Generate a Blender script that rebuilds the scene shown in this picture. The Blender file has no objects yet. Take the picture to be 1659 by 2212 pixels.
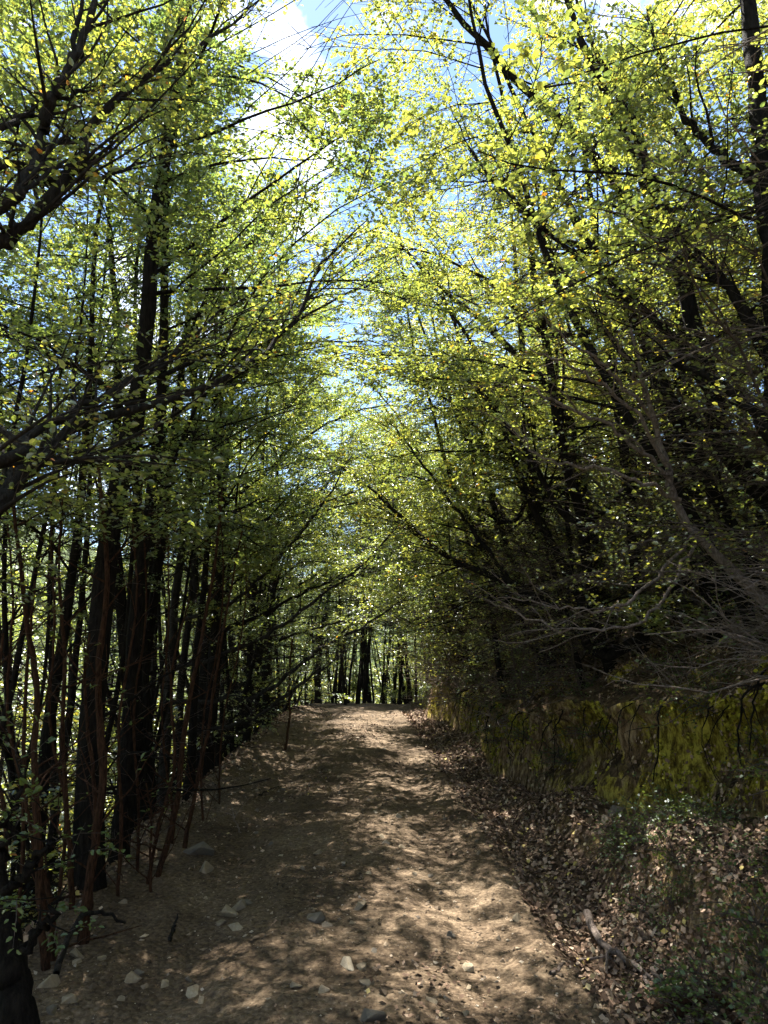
import bpy, math
import numpy as np
from mathutils import Vector, Matrix

# ------------------------------------------------------------------ camera, light, exposure
scene = bpy.context.scene
COL = scene.collection
PITCH, YAW = math.radians(11.5), math.radians(-1.95)
CAM = np.array([0.0, 0.0, 1.6])
F_PX = 1450.0                        # focal length in pixels of a 1659 x 2212 picture
cam_data = bpy.data.cameras.new('camera')
cam = bpy.data.objects.new('camera', cam_data)
COL.objects.link(cam)
cam.location = CAM
cam.rotation_euler = (math.radians(90) + PITCH, 0, YAW)
cam_data.sensor_fit = 'VERTICAL'
cam_data.sensor_height = 36
cam_data.lens = 36 * F_PX / 2212
cam_data.clip_start = 0.05
cam_data.clip_end = 2000
scene.camera = cam

SUN_AZ, SUN_EL = math.radians(-14), math.radians(60)    # azimuth clockwise from +Y
to_sun = Vector((math.sin(SUN_AZ) * math.cos(SUN_EL), math.cos(SUN_AZ) * math.cos(SUN_EL), math.sin(SUN_EL)))
sun_data = bpy.data.lights.new('sun', 'SUN')
sun_data.energy = 5.0
sun_data.angle = math.radians(0.5)
sun_data.color = (1.0, 0.95, 0.86)
sun = bpy.data.objects.new('sun', sun_data)
COL.objects.link(sun)
sun.rotation_euler = to_sun.to_track_quat('Z', 'Y').to_euler()

world = bpy.data.worlds.new('World')
scene.world = world
world.use_nodes = True
wn, wl = world.node_tree.nodes, world.node_tree.links
wn.clear()
w_out = wn.new('ShaderNodeOutputWorld')
w_bg = wn.new('ShaderNodeBackground')
w_sky = wn.new('ShaderNodeTexSky')
w_sky.sky_type = 'NISHITA'
w_sky.sun_disc = False
w_sky.sun_elevation = SUN_EL
w_sky.sun_rotation = SUN_AZ
w_sky.air_density = 1.0
w_sky.dust_density = 0.1
w_sky.ozone_density = 2.5
w_tc = wn.new('ShaderNodeTexCoord')
w_noise = wn.new('ShaderNodeTexNoise')
w_noise.inputs['Scale'].default_value = 2.3
w_noise.inputs['Detail'].default_value = 7
w_noise.inputs['Roughness'].default_value = 0.6
w_ramp = wn.new('ShaderNodeValToRGB')
w_ramp.color_ramp.elements[0].position = 0.56
w_ramp.color_ramp.elements[1].position = 0.66
w_mix = wn.new('ShaderNodeMixRGB')
w_mix.inputs['Color2'].default_value = (12, 12.4, 13.3, 1)
wl.new(w_tc.outputs['Generated'], w_noise.inputs['Vector'])
wl.new(w_noise.outputs['Fac'], w_ramp.inputs['Fac'])
wl.new(w_ramp.outputs['Color'], w_mix.inputs['Fac'])
wl.new(w_sky.outputs['Color'], w_mix.inputs['Color1'])
wl.new(w_mix.outputs['Color'], w_bg.inputs['Color'])
w_bg.inputs['Strength'].default_value = 0.055
wl.new(w_bg.outputs['Background'], w_out.inputs['Surface'])

scene.view_settings.view_transform = 'Standard'
scene.view_settings.look = 'None'
scene.view_settings.exposure = 2.6
scene.view_settings.gamma = 1.0
scene.view_settings.use_curve_mapping = False
scene.render.engine = 'CYCLES'
scene.cycles.max_bounces = 4
scene.cycles.diffuse_bounces = 2
scene.cycles.use_adaptive_sampling = True
scene.cycles.adaptive_threshold = 0.02
scene.cycles.glossy_bounces = 2
scene.cycles.transmission_bounces = 4

# ------------------------------------------------------------------ helpers
cp, sp_, cy_, sy_ = math.cos(PITCH), math.sin(PITCH), math.cos(YAW), math.sin(YAW)
C_R = np.array([cy_, sy_, 0]); C_F = np.array([-sy_ * cp, cy_ * cp, sp_]); C_U = np.array([sy_ * sp_, -cy_ * sp_, cp])


def at(x, y, Y):
    """World point seen at pixel (x, y) of a 1659 x 2212 picture, at distance Y along the track."""
    d = C_R * (x - 829.5) / F_PX - C_U * (y - 1106) / F_PX + C_F
    return CAM + d * (Y / d[1])


def vnoise(x, y, seed=0):
    x = np.asarray(x, float); y = np.asarray(y, float)
    xi, yi = np.floor(x).astype(np.int64), np.floor(y).astype(np.int64)
    fx, fy = x - xi, y - yi
    fx = fx * fx * (3 - 2 * fx); fy = fy * fy * (3 - 2 * fy)

    def h(a, b):
        n = (a * 374761393 + b * 668265263 + seed * 974634777) & 0xffffffff
        n = ((n ^ (n >> 13)) * 1274126177) & 0xffffffff
        return ((n ^ (n >> 16)) & 0xffff) / 32767.5 - 1
    return (h(xi, yi) * (1 - fx) + h(xi + 1, yi) * fx) * (1 - fy) + (h(xi, yi + 1) * (1 - fx) + h(xi + 1, yi + 1) * fx) * fy


def fbm(x, y, seed=0, octaves=4, gain=0.5):
    s, a = 0.0, 1.0
    for k in range(octaves):
        s = s + a * vnoise(np.asarray(x) * 2 ** k + 17.3 * k, np.asarray(y) * 2 ** k - 9.1 * k, seed + k)
        a *= gain
    return s


def sstep(a, b, x):
    t = np.clip((x - a) / (b - a), 0, 1)
    return t * t * (3 - 2 * t)


def mesh_from(name, verts, quads=None, tris=None, mat=None, smooth=False, tint=None):
    me = bpy.data.meshes.new(name)
    verts = np.asarray(verts, np.float32)
    nq = 0 if quads is None else len(quads)
    nt = 0 if tris is None else len(tris)
    me.vertices.add(len(verts)); me.vertices.foreach_set('co', verts.ravel())
    loops = []
    if nq: loops.append(np.asarray(quads, np.int32).ravel())
    if nt: loops.append(np.asarray(tris, np.int32).ravel())
    loops = np.concatenate(loops)
    me.loops.add(len(loops)); me.loops.foreach_set('vertex_index', loops)
    starts = np.concatenate([np.arange(nq) * 4, nq * 4 + np.arange(nt) * 3]).astype(np.int32)
    me.polygons.add(nq + nt)
    me.polygons.foreach_set('loop_start', starts)
    me.polygons.foreach_set('loop_total', np.concatenate([np.full(nq, 4), np.full(nt, 3)]).astype(np.int32))
    me.polygons.foreach_set('use_smooth', np.full(nq + nt, smooth))
    if tint is not None:
        at_ = me.attributes.new('tint', 'FLOAT', 'POINT')
        at_.data.foreach_set('value', np.asarray(tint, np.float32))
    me.update(calc_edges=True)
    me.validate()
    if mat: me.materials.append(mat)
    return me


def link(name, data, parent=None, **props):
    o = bpy.data.objects.new(name, data)
    COL.objects.link(o)
    if parent: o.parent = parent
    for k, v in props.items(): o[k] = v
    return o


def tag(o, label=None, category=None, group=None, kind=None):
    if label: o['label'] = label
    if category: o['category'] = category
    if group: o['group'] = group
    if kind: o['kind'] = kind
    return o


class Wood:
    """Collects tapered tubes for ONE mesh."""
    def __init__(self): self.v, self.q, self.t, self.n = [], [], [], 0

    def tube(self, pts, rad, sides=7, rough=0.0, rng=None):
        pts = np.asarray(pts, float); rad = np.asarray(rad, float)
        m = len(pts)
        tan = np.gradient(pts, axis=0)
        tan /= np.linalg.norm(tan, axis=1)[:, None] + 1e-9
        ref = np.array([0.31, 0.93, 0.2]) if abs(tan[0][2]) > 0.7 else np.array([0.05, 0.1, 1.0])
        a = np.cross(tan, ref); a /= np.linalg.norm(a, axis=1)[:, None] + 1e-9
        b = np.cross(tan, a)
        ang = np.arange(sides) * 2 * math.pi / sides
        r = rad[:, None] * np.ones((1, sides))
        if rough and rng is not None: r = r * (1 + rng.normal(0, rough, r.shape))
        ring = pts[:, None, :] + r[:, :, None] * (np.cos(ang)[None, :, None] * a[:, None, :] + np.sin(ang)[None, :, None] * b[:, None, :])
        self.v.append(ring.reshape(-1, 3))
        i = np.arange(m - 1)[:, None] * sides; j = np.arange(sides)[None, :]; k = (j + 1) % sides
        self.q.append((self.n + np.stack([i + j, i + k, i + sides + k, i + sides + j], -1)).reshape(-1, 4))
        self.n += m * sides

    def batch(self, P0, P1, P2, r0, r1=None):
        """many thin three-sided twigs at once"""
        N = len(P0)
        if not N: return
        d = P2 - P0; d /= np.linalg.norm(d, axis=1)[:, None] + 1e-9
        a = np.cross(d, np.array([0.1, 0.2, 1.0])); a /= np.linalg.norm(a, axis=1)[:, None] + 1e-9
        b = np.cross(d, a)
        r0 = np.broadcast_to(r0, (N,))
        rings = []
        for P, s in ((P0, 1.0), (P1, 0.7), (P2, 0.3)):
            for th in (0, 2.094, 4.189):
                rings.append(P + (r0 * s)[:, None] * (math.cos(th) * a + math.sin(th) * b))
        V = np.stack(rings, 1)
        self.v.append(V.reshape(-1, 3))
        f = []
        for s in (0, 3):
            for j in range(3):
                k = (j + 1) % 3
                f.append([s + j, s + k, s + 3 + k, s + 3 + j])
        f = np.array(f)
        self.q.append((self.n + np.arange(N)[:, None, None] * 9 + f[None]).reshape(-1, 4))
        self.n += N * 9

    def mesh(self, name, mat, smooth=True):
        return mesh_from(name, np.concatenate(self.v), quads=np.concatenate(self.q), mat=mat, smooth=smooth)


class Leaves:
    def __init__(self): self.p, self.d, self.nrm, self.s, self.t = [], [], [], [], []

    def add(self, p, d, n, s, t):
        self.p.append(p); self.d.append(d); self.nrm.append(n); self.s.append(s); self.t.append(t)

    def count(self): return sum(len(a) for a in self.p)

    def mesh(self, name, mat, detail=True):
        p, d, n, s, t = (np.concatenate(a) for a in (self.p, self.d, self.nrm, self.s, self.t))
        d = d / (np.linalg.norm(d, axis=1)[:, None] + 1e-9)
        w = np.cross(n, d); w /= np.linalg.norm(w, axis=1)[:, None] + 1e-9
        n = np.cross(d, w)
        s1 = s[:, None]
        N = len(p)
        if detail:
            fold = 0.1
            V = np.stack([p,
                          p + s1 * (0.30 * d + 0.30 * w + fold * n), p + s1 * (0.72 * d + 0.26 * w + fold * n),
                          p + s1 * (1.0 * d - 0.05 * n),
                          p + s1 * (0.72 * d - 0.26 * w + fold * n), p + s1 * (0.30 * d - 0.30 * w + fold * n)], 1)
            f = np.array([[0, 3, 2, 1], [0, 5, 4, 3]])
            k = 6
        else:
            V = np.stack([p, p + s1 * (0.5 * d + 0.36 * w + 0.1 * n), p + s1 * d, p + s1 * (0.5 * d - 0.36 * w - 0.05 * n)], 1)
            f = np.array([[0, 3, 2, 1]])
            k = 4
        Q = (np.arange(N)[:, None, None] * k + f[None]).reshape(-1, 4)
        return mesh_from(name, V.reshape(-1, 3), quads=Q, mat=mat, tint=np.repeat(t, k))


def polyline(ctrl, n):
    """Catmull-Rom through control points; ctrl rows may carry extra columns (radius)"""
    c = np.asarray(ctrl, float)
    c = np.vstack([2 * c[0] - c[1], c, 2 * c[-1] - c[-2]])
    m = len(c) - 3
    u = np.linspace(0, m - 1e-6, n)
    i = u.astype(int); t = (u - i)[:, None]
    p0, p1, p2, p3 = c[i], c[i + 1], c[i + 2], c[i + 3]
    return 0.5 * (2 * p1 + (p2 - p0) * t + (2 * p0 - 5 * p1 + 4 * p2 - p3) * t ** 2 + (3 * p1 - p0 - 3 * p2 + p3) * t ** 3)


def grow(rng, start, d, length, seg, wander=0.12, lift=0.0, bias=None):
    d = np.asarray(d, float); d = d / np.linalg.norm(d)
    pts = [np.asarray(start, float)]
    st = length / seg
    for k in range(seg):
        d = d + rng.normal(0, wander, 3) + np.array([0, 0, lift])
        if bias is not None: d = d + bias
        d /= np.linalg.norm(d)
        pts.append(pts[-1] + d * st)
    return np.array(pts)


CLUMP = [0.0]
CLUMP_AT = [0.0]


def sprays(rng, wood, leaves, path, spacing, tw_len, leaf, per_twig, tint=(0, 1), start=0.2, flat=0.25, drop=0.0, density=1.0, r=0.0025):
    """twigs on both sides of a branch, leaves on both sides of each twig, all lying in a loose horizontal layer"""
    seglen = np.linalg.norm(np.diff(path, axis=0), axis=1)
    L = seglen.sum()
    N = max(2, int(L * (1 - start) / spacing))
    u = start + (1 - start) * (np.arange(N) + rng.random(N)) / N
    cm0 = np.concatenate([[0], np.cumsum(seglen)]) / L
    if CLUMP[0] and leaves is not None:
        q = np.stack([np.interp(u, cm0, path[:, k]) for k in range(3)], 1)
        cn = vnoise(q[:, 0] * 0.95 + q[:, 2] * 0.6, q[:, 1] * 0.95 - q[:, 2] * 0.65, int(CLUMP[0])) + 0.3 * vnoise(q[:, 0] * 3.1, q[:, 1] * 3.1 + q[:, 2] * 2.7, 7)
        u = u[cn > CLUMP_AT[0]]; N = len(u)
        if N == 0: return
    cum = np.concatenate([[0], np.cumsum(seglen)]) / L
    P0 = np.stack([np.interp(u, cum, path[:, k]) for k in range(3)], 1)
    T = np.stack([np.interp(u, cum, np.gradient(path, axis=0)[:, k]) for k in range(3)], 1)
    T /= np.linalg.norm(T, axis=1)[:, None] + 1e-9
    side = np.where(np.arange(N) % 2 == 0, 1.0, -1.0)[:, None]
    H = np.cross(T, np.array([0, 0, 1.0])); H /= np.linalg.norm(H, axis=1)[:, None] + 1e-6
    ang = rng.uniform(0.5, 1.2, N)[:, None]
    D = T * np.cos(ang) + H * side * np.sin(ang) + rng.normal(0, flat, (N, 3)) * np.array([0.5, 0.5, 1]) - np.array([0, 0, drop])
    D /= np.linalg.norm(D, axis=1)[:, None]
    ln = (tw_len * rng.uniform(0.45, 1.2, N) * (1.15 - 0.6 * u))[:, None]
    P2 = P0 + D * ln + rng.normal(0, 0.05, (N, 3)) * ln
    P1 = (P0 + P2) / 2 + rng.normal(0, 0.06, (N, 3)) * ln + np.array([0, 0, 0.04]) * ln
    wood.batch(P0, P1, P2, r)
    if leaves is None or per_twig <= 0: return
    m = per_twig
    t = (np.arange(m)[None, :] + rng.random((N, m))) / m
    t = 0.12 + 0.9 * t
    keep = rng.random((N, m)) < density * np.clip(0.35 + 0.9 * rng.random((N, 1)), 0, 1)
    tt = t[..., None]
    P = (1 - tt) ** 2 * P0[:, None] + 2 * tt * (1 - tt) * (2 * P1 - (P0 + P2) / 2)[:, None] + tt ** 2 * P2[:, None]
    s2 = np.where(np.arange(m) % 2 == 0, 1.0, -1.0)[None, :, None]
    Hd = np.cross(D, np.array([0, 0, 1.0])); Hd /= np.linalg.norm(Hd, axis=1)[:, None] + 1e-6
    LD = D[:, None] * 0.7 + Hd[:, None] * s2 * 0.9 + rng.normal(0, 0.3, (N, m, 3))
    NN = np.array([0, 0, 1.0]) + rng.normal(0, 0.55, (N, m, 3))
    P = P + rng.normal(0, 0.012, P.shape)
    S = leaf * rng.uniform(0.45, 1.45, (N, m))
    tw_t = rng.uniform(tint[0], tint[1], (N, 1))
    TT = np.clip(tw_t + rng.normal(0, 0.1, (N, m)) + (rng.random((N, m)) > 0.975) * 0.6, 0, 1.6)
    kf = keep.ravel()
    leaves.add(P.reshape(-1, 3)[kf], LD.reshape(-1, 3)[kf], NN.reshape(-1, 3)[kf], S.ravel()[kf], TT.ravel()[kf])


# ------------------------------------------------------------------ materials
def new_mat(name):
    m = bpy.data.materials.new(name); m.use_nodes = True
    nt = m.node_tree; nt.nodes.clear()
    out = nt.nodes.new('ShaderNodeOutputMaterial')
    return m, nt, out


def ramp(nt, stops, fac):
    r = nt.nodes.new('ShaderNodeValToRGB')
    e = r.color_ramp.elements
    while len(e) < len(stops): e.new(0.5)
    for k, (p, c) in enumerate(stops):
        e[k].position = p; e[k].color = (*c, 1)
    nt.links.new(fac, r.inputs['Fac'])
    return r.outputs['Color']


def noise(nt, scale, detail=4, rough=0.55, vec=None, dist=0):
    n = nt.nodes.new('ShaderNodeTexNoise')
    n.inputs['Scale'].default_value = scale; n.inputs['Detail'].default_value = detail
    n.inputs['Roughness'].default_value = rough; n.inputs['Distortion'].default_value = dist
    if vec is not None: nt.links.new(vec, n.inputs['Vector'])
    return n.outputs['Fac']


def mapped(nt, scale, obj=True):
    tc = nt.nodes.new('ShaderNodeTexCoord'); mp = nt.nodes.new('ShaderNodeMapping')
    mp.inputs['Scale'].default_value = scale
    nt.links.new(tc.outputs['Object'], mp.inputs['Vector'])
    return mp.outputs['Vector']


def principled(nt, out, color, rough=0.9, bump=None, strength=0.5, dist=0.01, spec=0.3):
    b = nt.nodes.new('ShaderNodeBsdfPrincipled')
    if isinstance(color, tuple): b.inputs['Base Color'].default_value = (*color, 1)
    else: nt.links.new(color, b.inputs['Base Color'])
    b.inputs['Roughness'].default_value = rough
    b.inputs['Specular IOR Level'].default_value = spec
    if bump is not None:
        bp = nt.nodes.new('ShaderNodeBump'); bp.inputs['Strength'].default_value = strength
        bp.inputs['Distance'].default_value = dist
        nt.links.new(bump, bp.inputs['Height']); nt.links.new(bp.outputs['Normal'], b.inputs['Normal'])
    nt.links.new(b.outputs['BSDF'], out.inputs['Surface'])
    return b


def leaf_mat(name, stops, trans_gain=2.3, mixf=0.5, gloss=0.07):
    """thin leaf: diffuse upper side, light passing through, waxy sheen; colour varies leaf by leaf"""
    m, nt, out = new_mat(name)
    a = nt.nodes.new('ShaderNodeAttribute'); a.attribute_name = 'tint'
    oi = nt.nodes.new('ShaderNodeObjectInfo')
    ad = nt.nodes.new('ShaderNodeMath'); ad.operation = 'MULTIPLY_ADD'
    nt.links.new(oi.outputs['Random'], ad.inputs[0]); ad.inputs[1].default_value = 0.22
    sc_ = nt.nodes.new('ShaderNodeMath'); sc_.operation = 'MULTIPLY'
    nt.links.new(a.outputs['Fac'], sc_.inputs[0]); sc_.inputs[1].default_value = 0.55
    nt.links.new(sc_.outputs[0], ad.inputs[2])
    col = ramp(nt, stops, ad.outputs[0])
    d = nt.nodes.new('ShaderNodeBsdfDiffuse'); nt.links.new(col, d.inputs['Color'])
    g = nt.nodes.new('ShaderNodeMixRGB'); g.blend_type = 'MULTIPLY'; g.inputs['Fac'].default_value = 1
    nt.links.new(col, g.inputs['Color1']); g.inputs['Color2'].default_value = (trans_gain * 1.32, trans_gain * 1.10, trans_gain * 0.55, 1)
    t = nt.nodes.new('ShaderNodeBsdfTranslucent'); nt.links.new(g.outputs['Color'], t.inputs['Color'])
    mx = nt.nodes.new('ShaderNodeMixShader'); mx.inputs['Fac'].default_value = mixf
    nt.links.new(d.outputs[0], mx.inputs[1]); nt.links.new(t.outputs[0], mx.inputs[2])
    gl = nt.nodes.new('ShaderNodeBsdfGlossy'); gl.inputs['Roughness'].default_value = 0.38
    gl.inputs['Color'].default_value = (0.9, 0.95, 1, 1)
    m2 = nt.nodes.new('ShaderNodeMixShader'); m2.inputs['Fac'].default_value = gloss
    nt.links.new(mx.outputs[0], m2.inputs[1]); nt.links.new(gl.outputs[0], m2.inputs[2])
    nt.links.new(m2.outputs[0], out.inputs['Surface'])
    return m


def bark_mat(name, dark, light, scale=9, pale=0.0):
    m, nt, out = new_mat(name)
    v = mapped(nt, (scale, scale, scale * 0.25))
    n1 = noise(nt, 3.0, 6, 0.65, v)
    stops = [(0.3, dark), (0.62, light)]
    if pale: stops.append((0.78, (pale, pale * 0.95, pale * 0.85)))
    col = ramp(nt, stops, n1)
    n2 = noise(nt, 9.0, 5, 0.7, v)
    principled(nt, out, col, 0.95, n2, 1.0, 0.03, 0.08)
    return m


GREEN = [(0.0, (0.026, 0.046, 0.018)), (0.3, (0.058, 0.080, 0.024)), (0.55, (0.088, 0.108, 0.026)), (0.80, (0.14, 0.118, 0.018)), (0.92, (0.22, 0.085, 0.014))]
M_leaf = leaf_mat('beech_leaf', GREEN, trans_gain=4.2, mixf=0.6, gloss=0.13)
M_leaf_cool = leaf_mat('green_beech_leaf', [(0.0, (0.022, 0.046, 0.020)), (0.35, (0.054, 0.082, 0.024)), (0.65, (0.088, 0.112, 0.026)), (0.9, (0.14, 0.125, 0.02))], 3.6, 0.6, 0.13)
M_leaf_round = leaf_mat('round_leaf', [(0.0, (0.05, 0.085, 0.025)), (0.5, (0.08, 0.12, 0.03)), (0.9, (0.12, 0.15, 0.04))], 1.6, 0.4, 0.045)
M_leaf_autumn = leaf_mat('autumn_leaf', [(0.0, (0.16, 0.12, 0.01)), (0.4, (0.22, 0.13, 0.012)), (0.8, (0.26, 0.07, 0.01))], 1.9, 0.5, 0.06)
M_bark = bark_mat('dark_bark', (0.005, 0.0045, 0.004), (0.024, 0.020, 0.017), 14)
M_bark_lichen = bark_mat('lichen_bark', (0.012, 0.011, 0.010), (0.045, 0.040, 0.035), 12, 0.17)
M_bark_red = bark_mat('red_brown_bark', (0.012, 0.008, 0.006), (0.095, 0.048, 0.028), 26)
M_dead = bark_mat('dead_wood', (0.09, 0.072, 0.062), (0.30, 0.24, 0.205), 20)
M_twig = bark_mat('twig_bark', (0.05, 0.040, 0.034), (0.15, 0.118, 0.098), 14)


def soil_material(name, stops, peb=0.5, scale=1.0, rough=0.95, far_green=True):
    m, nt, out = new_mat(name)
    v = mapped(nt, (scale, scale, scale))
    n1 = noise(nt, 1.1, 6, 0.6, v)
    n2 = noise(nt, 38, 4, 0.7, v)
    vo = nt.nodes.new('ShaderNodeTexVoronoi'); vo.inputs['Scale'].default_value = 42
    nt.links.new(v, vo.inputs['Vector'])
    mx = nt.nodes.new('ShaderNodeMath'); mx.operation = 'MULTIPLY_ADD'
    nt.links.new(n2, mx.inputs[0]); mx.inputs[1].default_value = 0.5
    sb = nt.nodes.new('ShaderNodeMath'); sb.operation = 'MULTIPLY_ADD'
    sp2 = nt.nodes.new('ShaderNodeSeparateColor'); nt.links.new(vo.outputs['Color'], sp2.inputs[0])
    nt.links.new(sp2.outputs[0], sb.inputs[0]); sb.inputs[1].default_value = 0.3 * peb
    hm = nt.nodes.new('ShaderNodeMath'); hm.operation = 'MULTIPLY'
    nt.links.new(n1, hm.inputs[0]); hm.inputs[1].default_value = 0.5
    nt.links.new(hm.outputs[0], sb.inputs[2]); nt.links.new(sb.outputs[0], mx.inputs[2])
    col = ramp(nt, stops, mx.outputs[0])
    h = nt.nodes.new('ShaderNodeMath'); h.operation = 'SUBTRACT'
    nt.links.new(n2, h.inputs[0]); nt.links.new(vo.outputs['Distance'], h.inputs[1])
    if far_green:
        g = nt.nodes.new('ShaderNodeNewGeometry'); ln = nt.nodes.new('ShaderNodeVectorMath'); ln.operation = 'LENGTH'
        nt.links.new(g.outputs['Position'], ln.inputs[0])
        mr = nt.nodes.new('ShaderNodeMapRange'); mr.inputs['From Min'].default_value = 24; mr.inputs['From Max'].default_value = 40
        nt.links.new(ln.outputs['Value'], mr.inputs['Value'])
        gc = ramp(nt, [(0.35, (0.012, 0.022, 0.007)), (0.5, (0.035, 0.055, 0.012)), (0.65, (0.08, 0.11, 0.024))], noise(nt, 0.55, 8, 0.7, v))
        fm = nt.nodes.new('ShaderNodeMixRGB'); nt.links.new(mr.outputs['Result'], fm.inputs['Fac'])
        nt.links.new(col, fm.inputs['Color1']); nt.links.new(gc, fm.inputs['Color2']); col = fm.outputs['Color']
    principled(nt, out, col, rough, h.outputs[0], 0.8, 0.012, 0.15)
    return m


M_road = soil_material('track_soil', [(0.37, (0.026, 0.018, 0.011)), (0.51, (0.076, 0.052, 0.032)), (0.64, (0.150, 0.108, 0.069)), (0.81, (0.30, 0.228, 0.155))], 0.35)
M_slope = soil_material('forest_soil', [(0.38, (0.035, 0.024, 0.014)), (0.58, (0.10, 0.066, 0.038)), (0.78, (0.20, 0.14, 0.085))], 0.8)
M_hill = soil_material('hillside_litter', [(0.38, (0.025, 0.019, 0.012)), (0.58, (0.075, 0.050, 0.032)), (0.8, (0.17, 0.115, 0.08))], 0.8)


def moss_bank_material():
    m, nt, out = new_mat('mossy_clay')
    v = mapped(nt, (7, 7, 2.0))
    n1 = noise(nt, 2.6, 9, 0.74, v, 0.0)
    v2 = mapped(nt, (1, 1, 1))
    n2 = noise(nt, 1.7, 6, 0.7, v2)
    clay = ramp(nt, [(0.38, (0.055, 0.034, 0.018)), (0.5, (0.18, 0.115, 0.06)), (0.62, (0.38, 0.28, 0.16))], n1)
    moss = ramp(nt, [(0.40, (0.045, 0.030, 0.007)), (0.48, (0.19, 0.145, 0.022)), (0.57, (0.46, 0.39, 0.06))], n1)
    geo = nt.nodes.new('ShaderNodeNewGeometry'); sx = nt.nodes.new('ShaderNodeSeparateXYZ')
    nt.links.new(geo.outputs['Position'], sx.inputs[0])
    ma = nt.nodes.new('ShaderNodeMapRange')
    ma.inputs['From Min'].default_value = -0.15; ma.inputs['From Max'].default_value = 0.35
    yy = nt.nodes.new('ShaderNodeMath'); yy.operation = 'MULTIPLY_ADD'; yy.inputs[1].default_value = 0.13
    nt.links.new(sx.outputs['Y'], yy.inputs[0]); yy.inputs[2].default_value = -0.91
    ym = nt.nodes.new('ShaderNodeMath'); ym.operation = 'MINIMUM'; ym.inputs[1].default_value = 0.1; nt.links.new(yy.outputs[0], ym.inputs[0])
    yz = nt.nodes.new('ShaderNodeMath'); nt.links.new(ym.outputs[0], yz.inputs[0]); nt.links.new(sx.outputs['Z'], yz.inputs[1])
    nt.links.new(yz.outputs[0], ma.inputs['Value'])
    mul = nt.nodes.new('ShaderNodeMath'); mul.operation = 'MULTIPLY'
    r2 = ramp(nt, [(0.45, (0, 0, 0)), (0.55, (1, 1, 1))], n2)
    nt.links.new(r2, mul.inputs[0]); nt.links.new(ma.outputs['Result'], mul.inputs[1])
    sn = nt.nodes.new('ShaderNodeSeparateXYZ'); nt.links.new(geo.outputs['True Normal'], sn.inputs[0])
    st = nt.nodes.new('ShaderNodeMapRange'); st.inputs['From Min'].default_value = 0.72; st.inputs['From Max'].default_value = 0.5
    nt.links.new(sn.outputs['Z'], st.inputs['Value'])
    mul2 = nt.nodes.new('ShaderNodeMath'); mul2.operation = 'MULTIPLY'
    nt.links.new(mul.outputs[0], mul2.inputs[0]); nt.links.new(st.outputs['Result'], mul2.inputs[1])
    mul = mul2
    duff = ramp(nt, [(0.38, (0.03, 0.02, 0.012)), (0.58, (0.10, 0.066, 0.04)), (0.75, (0.22, 0.15, 0.10))], noise(nt, 9, 6, 0.7, v2))
    cm = nt.nodes.new('ShaderNodeMixRGB'); nt.links.new(st.outputs['Result'], cm.inputs['Fac'])
    nt.links.new(duff, cm.inputs['Color1']); nt.links.new(clay, cm.inputs['Color2']); clay = cm.outputs['Color']
    mix = nt.nodes.new('ShaderNodeMixRGB'); nt.links.new(mul.outputs[0], mix.inputs['Fac'])
    nt.links.new(clay, mix.inputs['Color1']); nt.links.new(moss, mix.inputs['Color2'])
    n3 = noise(nt, 14.0, 9, 0.75, v2)
    principled(nt, out, mix.outputs['Color'], 0.95, n3, 1.0, 0.06, 0.1)
    return m


M_moss = moss_bank_material()


def stone_mat():
    m, nt, out = new_mat('field_stone')
    oi = nt.nodes.new('ShaderNodeObjectInfo')
    n1 = noise(nt, 7, 5, 0.6, mapped(nt, (1, 1, 1)))
    ad = nt.nodes.new('ShaderNodeMath'); ad.operation = 'MULTIPLY_ADD'
    nt.links.new(oi.outputs['Random'], ad.inputs[0]); ad.inputs[1].default_value = 0.55
    hm = nt.nodes.new('ShaderNodeMath'); hm.operation = 'MULTIPLY'; hm.inputs[1].default_value = 0.5
    nt.links.new(n1, hm.inputs[0]); nt.links.new(hm.outputs[0], ad.inputs[2])
    col = ramp(nt, [(0.1, (0.075, 0.068, 0.060)), (0.4, (0.15, 0.125, 0.095)), (0.65, (0.27, 0.21, 0.135)), (0.9, (0.38, 0.33, 0.25))], ad.outputs[0])
    n2 = noise(nt, 22, 5, 0.65, mapped(nt, (1, 1, 1)))
    principled(nt, out, col, 0.85, n2, 0.6, 0.01, 0.25)
    return m


M_stone = stone_mat()


def attr_mat(name, stops, rough=0.85, trans=0.0):
    m, nt, out = new_mat(name)
    a = nt.nodes.new('ShaderNodeAttribute'); a.attribute_name = 'tint'
    col = ramp(nt, stops, a.outputs['Fac'])
    b = principled(nt, out, col, rough, spec=0.25)
    return m


M_gravel = attr_mat('gravel_chips', [(0.0, (0.035, 0.025, 0.016)), (0.5, (0.11, 0.078, 0.050)), (0.85, (0.27, 0.205, 0.14)), (1.0, (0.42, 0.35, 0.27))])
M_litter = attr_mat('fallen_leaves', [(0.0, (0.035, 0.02, 0.012)), (0.4, (0.12, 0.072, 0.045)), (0.75, (0.26, 0.17, 0.115)), (0.95, (0.42, 0.32, 0.23)), (1.0, (0.40, 0.32, 0.08))])

# ------------------------------------------------------------------ terrain
L_EDGE, R_EDGE = -1.9, 1.35


def bend(y):
    k = np.clip(y - 18, 0, 30)
    return 0.022 * k ** 2


def fall(y):
    k = np.clip(np.asarray(y, float) - 19.0, 0, 200)
    return -0.085 * (np.sqrt(k ** 2 + 4) - 2) - 0.10 * sstep(17, 20, y) * 0


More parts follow.
